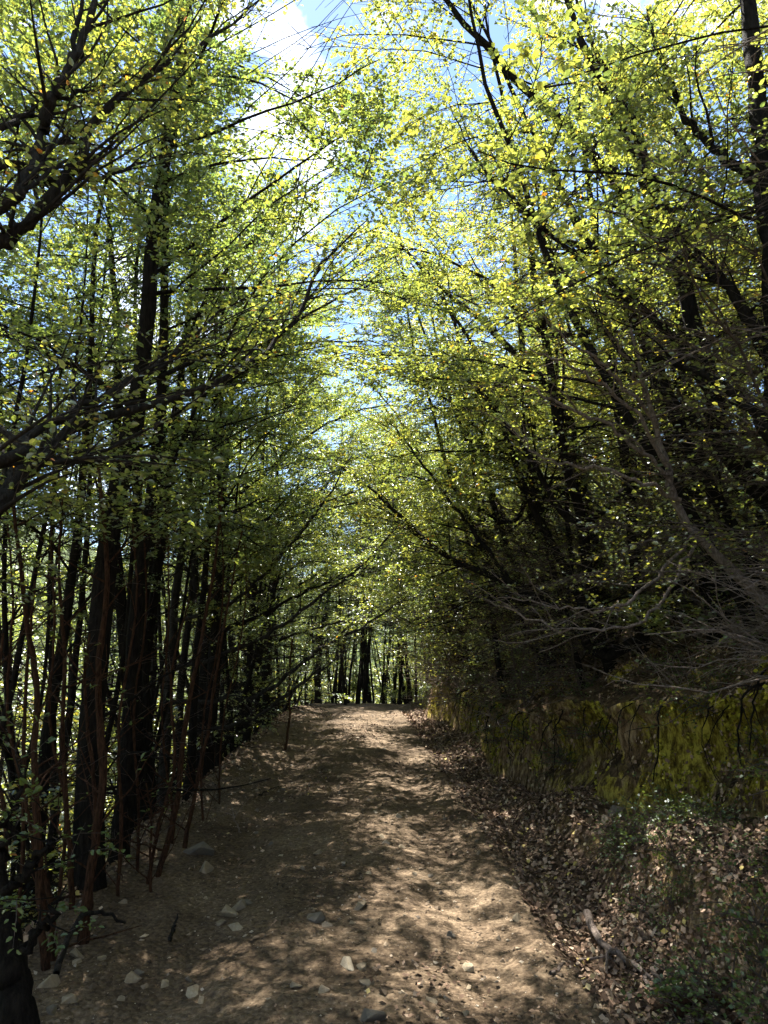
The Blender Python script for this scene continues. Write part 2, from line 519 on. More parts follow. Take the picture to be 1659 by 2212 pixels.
def face_x(y): return np.interp(y, [0, 4, 6, 8, 12, 20], [2.55, 2.45, 2.25, 2.05, 1.85, 1.75]) + 0.20 * vnoise(y * 0.55, 0, 31) + 0.12 * vnoise(y * 1.6, 3, 34)
def z_bot(y): return np.interp(y, [0, 3, 4.5, 6, 8, 12, 22], [.6, .58, .48, .22, .10, .05, .05]) + 0.13 * vnoise(y * 0.9, 5, 32)
def z_top(y): return np.interp(y, [0, 4, 6, 9, 12, 20, 30], [1.45, 1.3, 1.0, .75, .62, .5, .4]) + 0.15 * vnoise(y * 0.7, 9, 33) + 0.08 * vnoise(y * 2.3, 9, 35)


def height(u, y, fine=True):
    """terrain height at offset u from the track's middle, distance y"""
    u = np.asarray(u, float); y = np.asarray(y, float)
    z = np.zeros(np.broadcast(u, y).shape)
    e = L_EDGE + 0.10 * fbm(y * 0.9, 0 * y, 3, 3)
    d = np.clip(e - u, 0, None)                                   # left slope
    z = z - 0.95 * np.minimum(d, 0.9) - 0.62 * np.clip(d - 0.9, 0, 9) - 0.30 * np.clip(d - 9.9, 0, 25)
    z = z + 0.05 * np.exp(-((u - e - 0.16) / 0.16) ** 2) * (0.6 + 0.8 * vnoise(y * 1.3, 0 * y, 7))      # little berm
    z = z + 55 * sstep(45, 240, d)                                # far side of the valley
    z = z - 0.05 * (np.exp(-((u + 0.95) / 0.28) ** 2) + np.exp(-((u - 0.65) / 0.28) ** 2))
    z = z + 50 * sstep(42, 200, y)                                # wooded rise ahead beyond the bend
    fx, zb, zt = face_x(y), z_bot(y), z_top(y)
    t0 = R_EDGE + 0.16 * vnoise(y * 0.9, 2 + 0 * y, 12) + 0.07 * vnoise(y * 3.1, 2 + 0 * y, 13)
    ramp_ = np.clip((u - t0) / (fx - t0), 0, 1)
    z = z + zb * (0.35 * ramp_ + 0.65 * sstep(0.25, 0.55, ramp_ + 0.12 * vnoise(y * 1.7, u * 2, 21)))
    z = z - 0.07 * np.exp(-((u - t0 + 0.05) / 0.16) ** 2)          # drain along the bank
    z = z + (zt - zb) * np.clip((u - fx) / (0.16 + 0.14 * sstep(-0.2, 0.8, vnoise(y * 1.1, 0 * y, 36))), 0, 1)
    z = z + 0.42 * np.clip((u - fx - 0.16) / 0.5, 0, 1)
    z = z + 0.55 * np.clip(u - fx - 0.66, 0, 14) + 0.3 * np.clip(u - fx - 14.66, 0, 60)
    z = z + fall(y) - 0.0
    z = z + 0.03 * fbm(u * 0.9, y * 0.9, 41, 3)
    off = sstep(0.0, 0.8, np.maximum(L_EDGE - u, u - R_EDGE))
    z = z + off * 0.10 * fbm(u * 1.1, y * 1.1, 51, 4)
    if fine:
        near = 1 - sstep(18, 30, np.abs(y))
        z = z + near * (0.012 * fbm(u * 6, y * 6, 61, 4, 0.6) + off * 0.02 * fbm(u * 7, y * 7, 71, 3, 0.6))
    return z


def gz(x, y):
    """height at world x, y"""
    return float(height(x - bend(y), y))


def spaced(a, b, f):
    out = [a]
    while out[-1] < b: out.append(out[-1] + f(out[-1]))
    out[-1] = b
    return np.array(out)


rows = np.concatenate([-spaced(0.0, 60, lambda s: 0.25 + s * 0.25)[::-1][:-1], spaced(0, 2.4, lambda s: 0.1),
                       spaced(2.4, 26, lambda s: max(0.024, s * 0.0075))[1:], spaced(26, 420, lambda s: 0.3 + (s - 26) * 0.12)[1:]])
c_road = spaced(-2.05, 1.35, lambda s: 0.033)
c_left = -spaced(2.05, 420, lambda s: 0.05 + (s - 2.05) * 0.08)[::-1]
c_bank = spaced(1.35, 3.3, lambda s: 0.022)
c_hill = spaced(3.3, 420, lambda s: 0.06 + (s - 3.3) * 0.09)


SURF = {}
nr_ = len


def sheet(name, us, mat):
    U, Y = np.meshgrid(us, rows)
    Z = height(U, Y)
    X = U + bend(Y)
    # flutes and overhang on the bank's face: pieces move sideways
    zrel = np.clip((Z - 0.25) / 0.6, 0, 1)
    m = sstep(1.9, 2.2, U) * (1 - sstep(2.9, 3.25, U)) * sstep(0.1, 0.3, Z - fall(Y)) * (1 - sstep(20, 24, Y))
    flute = 0.13 * vnoise(Y * 1.1, Z * 0.3, 80) + 0.15 * fbm(Y * 2.1, Z * 0.4, 81, 4, 0.6) + 0.035 * np.abs(vnoise(Y * 9, Z * 0.8, 83))
    X = X + m * flute
    fx, zt = face_x(Y), z_top(Y) + fall(Y)
    lip = np.exp(-((Z - zt - 0.12) / 0.14) ** 2) * (0.15 + 0.13 * vnoise(Y * 1.9, 0 * Y, 91)) * (np.abs(U - fx - 0.25) < 0.6)
    hollow = np.exp(-((Z - zt + 0.28) / 0.2) ** 2) * (0.14 + 0.10 * vnoise(Y * 1.3, 0 * Y, 92))
    X = X + m * (hollow - lip)
    lump = 0.035 * fbm(Y * 5, Z * 5, 93, 4, 0.65)
    X = X + m * lump; Z = Z + m * 0.02 * fbm(Y * 7, U * 7, 94, 3)
    nu = len(us); nr = len(rows)
    V = np.stack([X, Y, Z], -1).reshape(-1, 3)
    gr = np.cross(np.gradient(V.reshape(nr_(rows), len(us), 3), axis=1), np.gradient(V.reshape(nr_(rows), len(us), 3), axis=0)).reshape(-1, 3)
    gr /= np.linalg.norm(gr, axis=1)[:, None] + 1e-12
    SURF[name] = (V, gr)
    i = np.arange(nr - 1)[:, None] * nu; j = np.arange(nu - 1)[None, :]
    Q = np.stack([i + j, i + j + 1, i + nu + j + 1, i + nu + j], -1).reshape(-1, 4)
    return link(name, mesh_from(name, V, quads=Q, mat=mat, smooth=True), kind='structure')


sheet('ground', c_left, M_slope)
sheet('dirt_road', c_road, M_road)
sheet('earth_bank', c_bank, M_moss)
sheet('hillside', c_hill, M_hill)

# ------------------------------------------------------------------ trees: prototypes
def proto(seed, h=9.0, r0=0.10, lean=(0.05, 0), stems=1, crown_from=0.35, limbs=14, limb_len=2.2, elev=0.6, toward=0.4,
          br=7, br_len=0.9, leaf=0.05, spacing=0.13, tw=0.40, per=12, tint=(0.1, 0.9), detail=True, dead=4, wander=0.05,
          drop=0.0, density=1.0, bark=None, leafm=None, r_tw=0.0025, sides=8, curl=None, top_bias=0.0):
    rng = np.random.default_rng(seed); CLUMP[0] = float(seed)
    trunk, twigs, lv = Wood(), Wood(), Leaves()
    for s in range(stems):
        a = rng.uniform(0, 6.28); off = np.array([math.cos(a), math.sin(a), 0]) * (0.12 if stems > 1 else 0)
        d = np.array([lean[0] + (rng.normal(0, 0.12) if stems > 1 else 0), lean[1] + (rng.normal(0, 0.12) if stems > 1 else 0), 1.0])
        hh = h * (rng.uniform(0.75, 1.0) if s else 1)
        seg = 22
        path = grow(rng, off + [0, 0, -0.35], d, hh, seg, wander, 0.0, None if curl is None else np.array(curl) / seg)
        t = np.linspace(0, 1, seg + 1)
        rr = r0 * (0.85 if s else 1) * (1 - 0.86 * t ** 1.1) * (1 + 0.6 * np.exp(-t * 26))
        trunk.tube(path, rr, sides, 0.05, rng)
        nl = max(3, limbs // stems)
        for k in range(nl):
            u = crown_from + (0.97 - crown_from) * ((k + rng.random()) / nl)
            i = u * seg; i0 = int(i); P = path[i0] + (path[min(i0 + 1, seg)] - path[i0]) * (i - i0)
            az = rng.uniform(-1, 1) * math.pi
            if rng.random() < toward: az = rng.normal(0, 0.6)
            el = elev * rng.uniform(0.4, 1.3)
            dd = np.array([math.cos(az) * math.cos(el), math.sin(az) * math.cos(el), math.sin(el)])
            ll = limb_len * rng.uniform(0.55, 1.15) * (1.25 - 0.75 * u)
            sg = 9
            lp = grow(rng, P, dd, ll, sg, 0.09, -0.045 - drop * 0.05)
            lr = max(0.006, r0 * 0.30 * (1.15 - u)) * np.linspace(1, 0.22, sg + 1)
            trunk.tube(lp, lr, 5, 0.04, rng)
            sprays(rng, twigs, lv, lp, spacing * 1.3, tw, leaf, per, tint, 0.3, 0.25, drop, density, r_tw)
            for q in range(br):
                uu = 0.22 + 0.76 * (q + rng.random()) / br
                j = uu * sg; j0 = int(j); B = lp[j0] + (lp[min(j0 + 1, sg)] - lp[j0]) * (j - j0)
                T = lp[min(j0 + 1, sg)] - lp[j0]; T /= np.linalg.norm(T)
                H = np.cross(T, [0, 0, 1.0]); H /= np.linalg.norm(H) + 1e-6
                sd = 1 if q % 2 else -1
                an = rng.uniform(0.5, 1.0)
                bd = T * math.cos(an) + H * sd * math.sin(an) + np.array([0, 0, rng.normal(0.05, 0.25)])
                bl = br_len * rng.uniform(0.5, 1.2) * (1.2 - 0.6 * uu)
                bp = grow(rng, B, bd, bl, 5, 0.10, -0.03 - drop * 0.05)
                trunk.tube(bp, np.linspace(max(0.004, lr[j0] * 0.5), 0.002, 6), 4)
                sprays(rng, twigs, lv, bp, spacing, tw, leaf, per, (max(0, tint[0]), tint[1]), 0.08, 0.25, drop, density, r_tw)
        for k in range(dead):                                     # bare dead twigs low on the stem
            u = rng.uniform(0.10, max(crown_from, 0.3)); i0 = int(u * seg)
            az = rng.uniform(0, 6.28); dd = [math.cos(az), math.sin(az), rng.uniform(-0.1, 0.8)]
            lp = grow(rng, path[i0], dd, rng.uniform(0.4, 1.3), 6, 0.16, 0.02)
            trunk.tube(lp, np.linspace(0.012, 0.003, 7) * (r0 / 0.1) ** 0.5, 4, 0.1, rng)
            sprays(rng, twigs, None, lp, 0.16, 0.35, 0, 0, r=r_tw)
    out = {'trunk': trunk.mesh('trunk', bark or M_bark), 'leaves': lv.count()}
    if twigs.n: out['twigs'] = twigs.mesh('twigs', M_twig, False)
    if lv.count(): out['crown'] = lv.mesh('crown', leafm or M_leaf, detail)
    return out


def tree(pr, x, y, rot=0.0, s=1.0, name='beech_tree', label=None, group=None, z=None, category='tree', tilt=(0, 0), twigs=True, lean=0.0):
    e = link(name, None)
    e.location = (x, y, gz(x, y) if z is None else z)
    e.rotation_euler = (tilt[0] + lean * math.sin(rot), tilt[1] + lean * math.cos(rot), rot); e.scale = (s, s, s)
    tag(e, label, category, group)
    link('trunk', pr['trunk'], e)
    if twigs and 'twigs' in pr: link('twigs', pr['twigs'], e, kind='stuff')
    if 'crown' in pr: link('crown', pr['crown'], e)
    return e


rngP = np.random.default_rng(5)
CLUMP_AT[0] = 0.08
LEFT = [proto(11 + k, h=h_, r0=r_, lean=l_, limbs=20, crown_from=0.30, limb_len=3.1, toward=0.5, br=10, br_len=1.15, spacing=0.060, tw=0.42, per=22, leaf=0.036, dead=7, density=1.1, leafm=M_leaf_cool)
        for k, (h_, r_, l_) in enumerate([(10, 0.095, (-0.05, 0.0)), (9.3, 0.070, (-0.01, 0.02)), (10.5, 0.076, (-0.06, 0.03))])]
CLUMP_AT[0] = 0.13
POLE = [proto(31 + k, h=h_, r0=r_, lean=l_, limbs=11, crown_from=0.42, limb_len=1.7, br=7, br_len=0.9, spacing=0.07, per=19, leaf=0.036, density=1.0, leafm=M_leaf_cool, dead=9, wander=0.04, sides=6)
        for k, (h_, r_, l_) in enumerate([(7.5, 0.034, (0.02, 0)), (8.2, 0.042, (0.05, 0.04)), (6.8, 0.026, (-0.05, 0.05))])]
CLUMP_AT[0] = 0.13
RIGHT = [proto(51 + k, h=h_, r0=r_, lean=l_, stems=st, limbs=26, crown_from=0.27, limb_len=2.8, toward=0.5, elev=0.35, br=9, br_len=1.05, spacing=0.058, tw=0.42, per=21,
               leaf=0.036, density=1.0, dead=8, curl=(c_, 0, 0), drop=0.15, wander=0.07)
         for k, (h_, r_, l_, st, c_) in enumerate([(9.0, 0.08, (0.22, 0.0), 2, 0.30), (8.5, 0.065, (0.26, 0.05), 3, 0.22), (9.5, 0.10, (0.12, -0.08), 1, 0.4)])]
CLUMP_AT[0] = 0.0
FAR = [proto(71 + k, h=h_, r0=r_, limbs=26, crown_from=0.15, limb_len=2.9, elev=0.5, br=7, br_len=1.2, spacing=0.17, tw=0.55, per=9, leaf=0.13, detail=False,
             dead=3, toward=0.1, sides=6, r_tw=0.004) for k, (h_, r_) in enumerate([(11, 0.13), (9.5, 0.10)])]
SHRUB = [proto(91 + k, h=h_, r0=0.02, limbs=15, crown_from=0.12, limb_len=0.95, elev=0.5, br=6, br_len=0.4, spacing=0.055, tw=0.24, per=11, leaf=0.038,
               dead=2, wander=0.12, sides=5, leafm=M_leaf, tint=(0.1, 0.9)) for k, h_ in enumerate([2.2, 1.5])]
print('LEAVES', [p['leaves'] for p in LEFT + POLE + RIGHT + FAR + SHRUB])

R90 = math.pi / 2
rng = np.random.default_rng(8)

# the dark trunks along the outer (left) edge that one can pick out
edge = [  # pixel x, distance, prototype, scale, rotation, label
    (205, 5.0, 0, 1.05, 0.3, 'thickest black beech trunk standing at the left edge of the track'),
    (262, 5.7, 1, 0.95, -0.2, 'dark beech trunk leaning a little right, just right of the thickest trunk'),
    (340, 7.0, 2, 0.95, 0.4, 'straight dark beech third of the thick trunks along the drop'),
    (405, 8.2, 1, 0.8, 0.2, 'slimmer dark beech between the third thick trunk and the crowded poles'),
    (445, 9.2, 0, 0.8, -0.5, 'dark beech rising where the stony edge narrows'),
    (480, 10.4, 2, 0.95, 0.1, 'stout dark beech halfway along the left edge of the track'),
    (528, 12.2, 1, 0.9, 0.5, 'dark beech with arching bare boughs over the far track'),
    (570, 14.6, 0, 0.85, -0.3, 'dark beech close beside the bend at the left edge'),
    (600, 17.6, 2, 0.9, 0.0, 'dark beech at the left where the track meets the crest'),
    (85, 5.9, 1, 0.85, 0.1, 'upright beech below the edge, left of the thickest trunk'),
    (28, 6.6, 2, 0.8, 0.6, 'upright beech trunk at the far left behind red-brown stems'),
]
edge += [(375, 10.6, 1, 1.0, 0.0, 'dark beech set back behind the third thick trunk')]
for (px, Y, k, s, r, lab) in edge:
    X = at(px, 1700, Y)[0]
    tree(LEFT[k], X, Y, r, s, label=lab, group='large beeches along the outer edge of the track', lean=-0.075)
G_POLE = 'thin dark poles crowding the outer edge'
for k in range(78):
    Y = 4.2 + 17 * (k / 78) ** 1.1 + rng.uniform(-0.3, 0.3)
    X = L_EDGE - 0.15 - rng.uniform(0, 1.0) - (0.5 if Y < 6 else 0) + bend(Y)
    tree(POLE[k % 3], X, Y, rng.normal(0, 0.9), rng.uniform(0.75, 1.15), 'beech_pole', 'thin dark beech pole in the crowded row along the outer edge', G_POLE, lean=-0.07)
for k in range(62):
    Y = rng.uniform(3.0, 27); X = L_EDGE - rng.uniform(1.0, 6.5)
    if X < -0.62 * Y - 1.5: continue
    p = POLE[k % 3] if rng.random() < 0.72 else LEFT[k % 3]
    tree(p, X, Y, rng.uniform(-2.5, 2.5), rng.uniform(0.75, 1.1), 'beech_tree', 'slender beech rooted down the wooded slope below the track', 'beeches on the slope below the track', lean=-0.07)
for k in range(34):
    Y = rng.uniform(6, 40); X = -rng.uniform(8, 22)
    if X < -0.7 * Y - 3: continue
    tree(FAR[k % 2], X, Y, rng.uniform(0, 6), rng.uniform(0.8, 1.15), 'beech_tree', 'sunlit beech far down the slope behind the dark trunks', 'sunlit beeches far down the slope')

# beyond the crest, outside of the bend
for k, (px, Y, s) in enumerate([(688, 24.5, 1.15), (787, 24.0, 1.0), (803, 25.5, 0.95), (733, 26, 0.85), (750, 27, 0.8), (655, 25.5, 0.9), (668, 27, 0.8), (850, 27, 0.8), (880, 26, 0.85), (712, 29, 0.8), (828, 30, 0.7)]):
    p = at(px, 1450, Y)
    tree(LEFT[k % 3], p[0], Y, rng.uniform(-0.6, 0.6), s, 'beech_tree', 'dark beech trunk standing across the end of the track beyond the crest', 'beech trunks beyond the crest of the track', twigs=False)
for k in range(54):
    Y = rng.uniform(22.5, 32); X = rng.uniform(-3.8, 3.4)
    tree(POLE[k % 3], X, Y, rng.uniform(0, 6), rng.uniform(0.8, 1.2), 'beech_pole', 'thin pole among the trunks beyond the crest of the track', 'thin poles beyond the crest', twigs=False)
HIGH = [proto(171 + k, h=12.5, r0=0.055, limbs=24, crown_from=0.34, limb_len=2.9, elev=0.45, br=7, br_len=1.2, spacing=0.13, tw=0.5, per=12, leaf=0.07, detail=False,
              dead=5, toward=0.1, sides=6, r_tw=0.004, leafm=M_leaf_cool) for k in range(2)]
CLUMP[0] = 0.0
for k in range(17):
    Y = 22.5 + 0.75 * k; X = rng.uniform(-3.6, 3.2)
    tree(HIGH[k % 2], X, Y, rng.uniform(0, 6), rng.uniform(0.8, 1.15), 'beech_tree', 'tall beech with a high crown closing the tunnel beyond the crest', 'tall beeches closing the tunnel beyond the crest')
for k in range(18):
    Y = -11 + 0.72 * k; X = (-1 if k % 2 else 1) * rng.uniform(3.2, 6.0)
    tree(HIGH[k % 2] if k % 3 else FAR[0], X, Y, rng.uniform(0, 6), rng.uniform(0.8, 1.1), 'beech_tree', 'tall beech of the wood back along the track', 'beeches back along the track', twigs=False)
for k in range(34):
    Y = rng.uniform(25, 38); X = rng.uniform(-5, 5)
    tree(SHRUB[k % 2], X, Y, rng.uniform(0, 6), rng.uniform(1.4, 2.6), 'understorey_beech', 'bushy sunlit young beech beyond the crest of the track', 'bushy young beeches beyond the crest', category='young tree', twigs=False)
for k in range(24):
    Y = rng.uniform(30, 46); X = rng.uniform(-10, 9)
    tree(FAR[k % 2], X, Y, rng.uniform(0, 6), rng.uniform(0.7, 1.1), 'beech_tree', 'pale green beech closing the view behind the end of the track', 'beeches closing the view beyond the bend', twigs=False)
for k in range(22):
    Y = rng.uniform(46, 66); X = rng.uniform(-16, 16)
    tree(FAR[k % 2], X, Y, rng.uniform(0, 6), rng.uniform(0.9, 1.3), 'beech_tree', 'pale green beech far behind the trunks at the end of the track', 'distant beeches beyond the bend', twigs=False)

# right: beeches on top of the bank, leaning over the track
right = [
    (3.3, 5.2, 1, 0.95, math.pi + 0.1, 'many-stemmed beech leaning out from the bank above the yellow moss'),
    (3.0, 7.6, 0, 0.9, math.pi - 0.2, 'twin-stemmed beech arching from the bank top past the moss face'),
    (2.8, 9.8, 1, 0.9, math.pi + 0.3, 'low spreading beech on the bank midway to the crest'),
    (2.7, 12.0, 0, 0.85, math.pi, 'drooping beech on the bank beyond the moss face'),
    (2.6, 14.4, 1, 0.8, math.pi - 0.3, 'dense green beech on the lower part of the bank'),
    (2.7, 17.0, 0, 0.8, math.pi + 0.2, 'last beech on the bank before the crest'),
    (3.5, 6.5, 2, 0.95, math.pi + 0.25, 'straighter beech rising between two leaning ones above the moss face'),
    (3.3, 8.8, 2, 0.9, math.pi - 0.35, 'tall single-stemmed beech on the bank just before its middle'),
    (3.6, 11.0, 1, 1.0, math.pi + 0.1, 'several-stemmed beech set back from the bank midway along it'),
    (4.6, 4.0, 2, 1.0, math.pi - 0.2, 'tall dark beech up the hillside near the right border of the view'),
]
for (X, Y, k, s, r, lab) in right:
    tree(RIGHT[k], X, Y, r, s, label=lab, group='beeches leaning over the track from the bank')
for k in range(26):
    Y = rng.uniform(4, 24); X = rng.uniform(4.4, 9.5)
    if X > 0.62 * Y + 2.5: continue
    tree(RIGHT[k % 3], X + bend(Y), Y, math.pi + rng.normal(0, 0.8), rng.uniform(0.8, 1.1), 'beech_tree', 'beech in the dark wood on the hillside above the bank', 'beeches of the dark hillside wood')
for k in range(16):
    Y = rng.uniform(18, 34); X = rng.uniform(3.2, 9)
    tree(RIGHT[k % 3], X + bend(Y) * 0.7, Y, math.pi + rng.normal(0, 0.6), rng.uniform(0.7, 1.0), 'beech_tree', 'beech in the wood on the inside of the bend', 'beeches inside the bend', twigs=False)

# ------------------------------------------------------------------ undergrowth on hillside, bank and slope
rng = np.random.default_rng(77)
for k in range(70):
    Y = rng.uniform(2.5, 22); X = face_x(Y) + rng.uniform(0.7, 4.5)
    if X > 0.7 * Y + 2: continue
    tree(SHRUB[k % 2], X + bend(Y), Y, rng.uniform(0, 6), rng.uniform(0.6, 1.2), 'beech_sapling', 'low leafy sapling in the dark undergrowth above the bank', 'saplings above the bank', category='sapling', twigs=False)
for k in range(70):
    Y = rng.uniform(3.2, 24); X = L_EDGE - rng.uniform(0.6, 5.5)
    if X < -0.62 * Y - 1: continue
    tree(SHRUB[k % 2], X, Y, rng.uniform(0, 6), rng.uniform(0.7, 1.5), 'beech_sapling', 'small leafy sapling between the trunks on the slope', 'saplings on the slope among the trunks', category='sapling', twigs=False)

for k in range(60):
    Y = rng.uniform(7, 30); X = -rng.uniform(3.5, 13)
    tree(SHRUB[k % 2], X, Y, rng.uniform(0, 6), rng.uniform(1.3, 2.6), 'understorey_beech', 'bushy bright young beech in the open light down the slope', 'bushy young beeches down the slope', category='young tree', twigs=False)
CLUMP_AT[0] = 0.1
LOW = [proto(131 + k, h=6.0, r0=0.05, lean=(0.12, 0), limbs=20, crown_from=0.22, limb_len=2.2, toward=0.6, elev=0.3, br=8, br_len=0.9, spacing=0.065, tw=0.42, per=20,
             leaf=0.036, leafm=M_leaf_cool, dead=6, drop=0.2, wander=0.06, sides=6) for k in range(2)]
CLUMP[0] = 0.0
for k in range(7):
    Y = 12 + 12 * k / 7 + rng.uniform(-.3, .3)
    tree(LOW[k % 2], L_EDGE - rng.uniform(0.2, 0.8), Y, rng.normal(0, 0.4), rng.uniform(0.85, 1.1), 'drooping_beech', 'young beech on the outer edge with low boughs drooping over the far track', 'low drooping beeches on the outer edge')
for k in range(15):
    Y = 8.5 + 15 * k / 15 + rng.uniform(-.3, .3)
    tree(LOW[k % 2], float(face_x(Y)) + rng.uniform(0.3, 1.3), Y, math.pi + rng.normal(0, 0.5), rng.uniform(0.8, 1.0), 'drooping_beech', 'young beech with low boughs drooping over the bank towards the crest', 'low drooping beeches on the bank')
for k in range(9):
    Y = rng.uniform(3.5, 9); X = rng.uniform(3.6, 7)
    tree(LOW[k % 2], X, Y, rng.uniform(0, 6), rng.uniform(0.6, 0.9), 'young_beech', 'bushy young beech in the dark wood just above the yellow bank', 'young beeches above the yellow bank')

# ------------------------------------------------------------------ near trees whose boughs cross the view
def bough_tree(name, label, trunk_ctrl, boughs, seed, bark=M_bark_lichen, group=None, leaf=0.030, leafm=None, trunk_sides=12):
    """trunk_ctrl: rows x, y, z, radius;  boughs: (rows x, y, z, radius; leafiness; side twig length; bare?)"""
    r = np.random.default_rng(seed)
    e = link(name, None); tag(e, label, 'tree', group)
    base = np.array(trunk_ctrl[0][:3]); e.location = base
    t = Wood(); c = polyline(trunk_ctrl, 30); c[:, :3] -= base
    c[:, :3] += r.normal(0, 0.006, (30, 3))
    t.tube(c[:, :3], c[:, 3], trunk_sides, 0.05, r)
    link('trunk', t.mesh('trunk', bark), e)
    tw, lv = Wood(), Leaves()
    for (ctrl, leafy, twl) in boughs:
        b = Wood(); q = polyline(ctrl, 26); q[:, :3] -= base
        q[1:, :3] += r.normal(0, 0.012, (25, 3))
        b.tube(q[:, :3], q[:, 3], 8, 0.06, r)
        path = q[:, :3]
        L = np.linalg.norm(np.diff(path, axis=0), axis=1).sum()
        for k in range(int(L * 6)):
            u = r.uniform(0.15, 0.98); i = int(u * 25)
            T = path[min(i + 1, 25)] - path[i]; T /= np.linalg.norm(T)
            H = np.cross(T, [0, 0, 1.0]); H /= np.linalg.norm(H) + 1e-6
            an = r.uniform(0.4, 1.1); sd = 1 if k % 2 else -1
            bp = grow(r, path[i], T * math.cos(an) + H * sd * math.sin(an) + np.array([0, 0, r.normal(0.1, 0.3)]), twl * r.uniform(0.4, 1.3), 6, 0.12, -0.01)
            b.tube(bp, np.linspace(min(0.012, q[i, 3] * 0.45), 0.0022, 7), 5, 0.05, r)
            sprays(r, tw, lv if leafy > 0 else None, bp, 0.08, 0.3, leaf, 17 if leafy > 0 else 0, (0.05, 0.9), 0.1, 0.25, 0.05, leafy, 0.002)
        link('bough', b.mesh('bough', bark), e)
    if tw.n: link('twigs', tw.mesh('twigs', M_twig, False), e, kind='stuff')
    if lv.count(): link('crown', lv.mesh('crown', leafm or M_leaf), e)
    return e


def P(x, y, Y, r): return [*at(x, y, Y), r]


X0, Y0 = -2.9, 2.5
z0 = gz(X0, Y0)
tb = [[X0, Y0, z0 - 0.3, 0.16], [X0 + .02, Y0, z0 + 1.2, 0.12], [X0 - .03, Y0 + .05, z0 + 3.0, 0.10], [X0 + .05, Y0 + .1, z0 + 5.5, 0.075], [X0, Y0, z0 + 8, 0.03]]
bough_tree('overhanging_beech', 'lichened beech whose thick boughs sweep in across the upper left', tb, [
    ([[X0, Y0, z0 + 2.1, 0.0480], P(-60, 1130, 2.7, 0.0384), P(20, 1055, 2.85, 0.0336), P(90, 985, 3.0, 0.0288), P(215, 905, 3.3, 0.0256), P(430, 842, 3.8, 0.0208), P(560, 770, 4.1, 0.0176), P(650, 670, 4.4, 0.0144), P(700, 560, 4.7, 0.0104), P(790, 470, 5.1, 0.0048)], 0.55, 0.9),
    ([[X0, Y0, z0 + 2.5, 0.0400], P(-30, 1010, 2.6, 0.0240), P(60, 945, 2.9, 0.0208), P(190, 870, 3.2, 0.0176), P(330, 800, 3.5, 0.0136), P(420, 720, 3.8, 0.0096), P(520, 640, 4.1, 0.0048)], 0.35, 0.8),
    ([[X0, Y0, z0 + 3.1, 0.0400], P(-60, 560, 2.8, 0.0336), P(20, 515, 2.9, 0.0304), P(95, 440, 3.0, 0.0272), P(165, 340, 3.1, 0.0240), P(240, 225, 3.25, 0.0208), P(350, 150, 3.5, 0.0160), P(450, 85, 3.8, 0.0112), P(590, -20, 4.2, 0.0056)], 0.4, 0.8),
    ([P(95, 285, 3.05, 0.0272), P(120, 200, 3.0, 0.0240), P(175, 90, 3.1, 0.0208), P(215, -40, 3.2, 0.0160)], 0.4, 0.7),
    ([[X0, Y0, z0 + 3.4, 0.0320], P(-40, 470, 2.7, 0.0320), P(50, 385, 2.8, 0.0240), P(95, 285, 3.05, 0.0224), P(150, 130, 3.1, 0.0160), P(190, -60, 3.2, 0.0096)], 0.4, 0.7),
    ([[X0, Y0, z0 + 3.3, 0.0320], P(-30, 370, 3.0, 0.0176), P(80, 388, 3.2, 0.0160), P(180, 384, 3.4, 0.0136), P(270, 362, 3.6, 0.0104), P(370, 320, 3.9, 0.0048)], 0.3, 0.6),
    ([[X0, Y0, z0 + 3.7, 0.0320], P(-40, 310, 2.9, 0.0176), P(40, 255, 3.0, 0.0144), P(120, 218, 3.2, 0.0112), P(240, 180, 3.5, 0.0072), P(340, 150, 3.8, 0.0032)], 0.3, 0.6),
], 401)

# dark tree whose boughs arch over the track from the right
hx, hy = 3.9, 7.2; hz = gz(hx, hy)
bough_tree('arching_beech', 'beech with one long dark bough arching low over the middle of the track', [[hx, hy, hz - .3, .14], [hx - .2, hy, hz + 1.2, .10], [hx - .5, hy, hz + 3, .08], [hx - .9, hy - .1, hz + 6, .04]], [
    ([[hx - .1, hy, hz + 0.6, .07], P(1330, 1420, 7.4, .060), P(1230, 1340, 7.6, .052), P(1130, 1272, 7.9, .045), P(1000, 1215, 8.3, .036), P(930, 1175, 8.6, .030), P(860, 1110, 9, .025), P(800, 1058, 9.3, .018), P(740, 1010, 9.6, .012), P(680, 940, 10, .005)], 0.5, 1.0),
    ([P(1100, 1255, 8.0, .03), P(1000, 1120, 8.2, .022), P(900, 985, 8.5, .014), P(830, 900, 8.8, .006)], 0.5, 0.9),
    ([[hx - .3, hy, hz + 2, .06], P(1250, 1130, 7.2, .04), P(1130, 960, 7.2, .03), P(1040, 850, 7.3, .02), P(960, 760, 7.4, .008)], 0.5, 1.0),
], 402, M_bark)

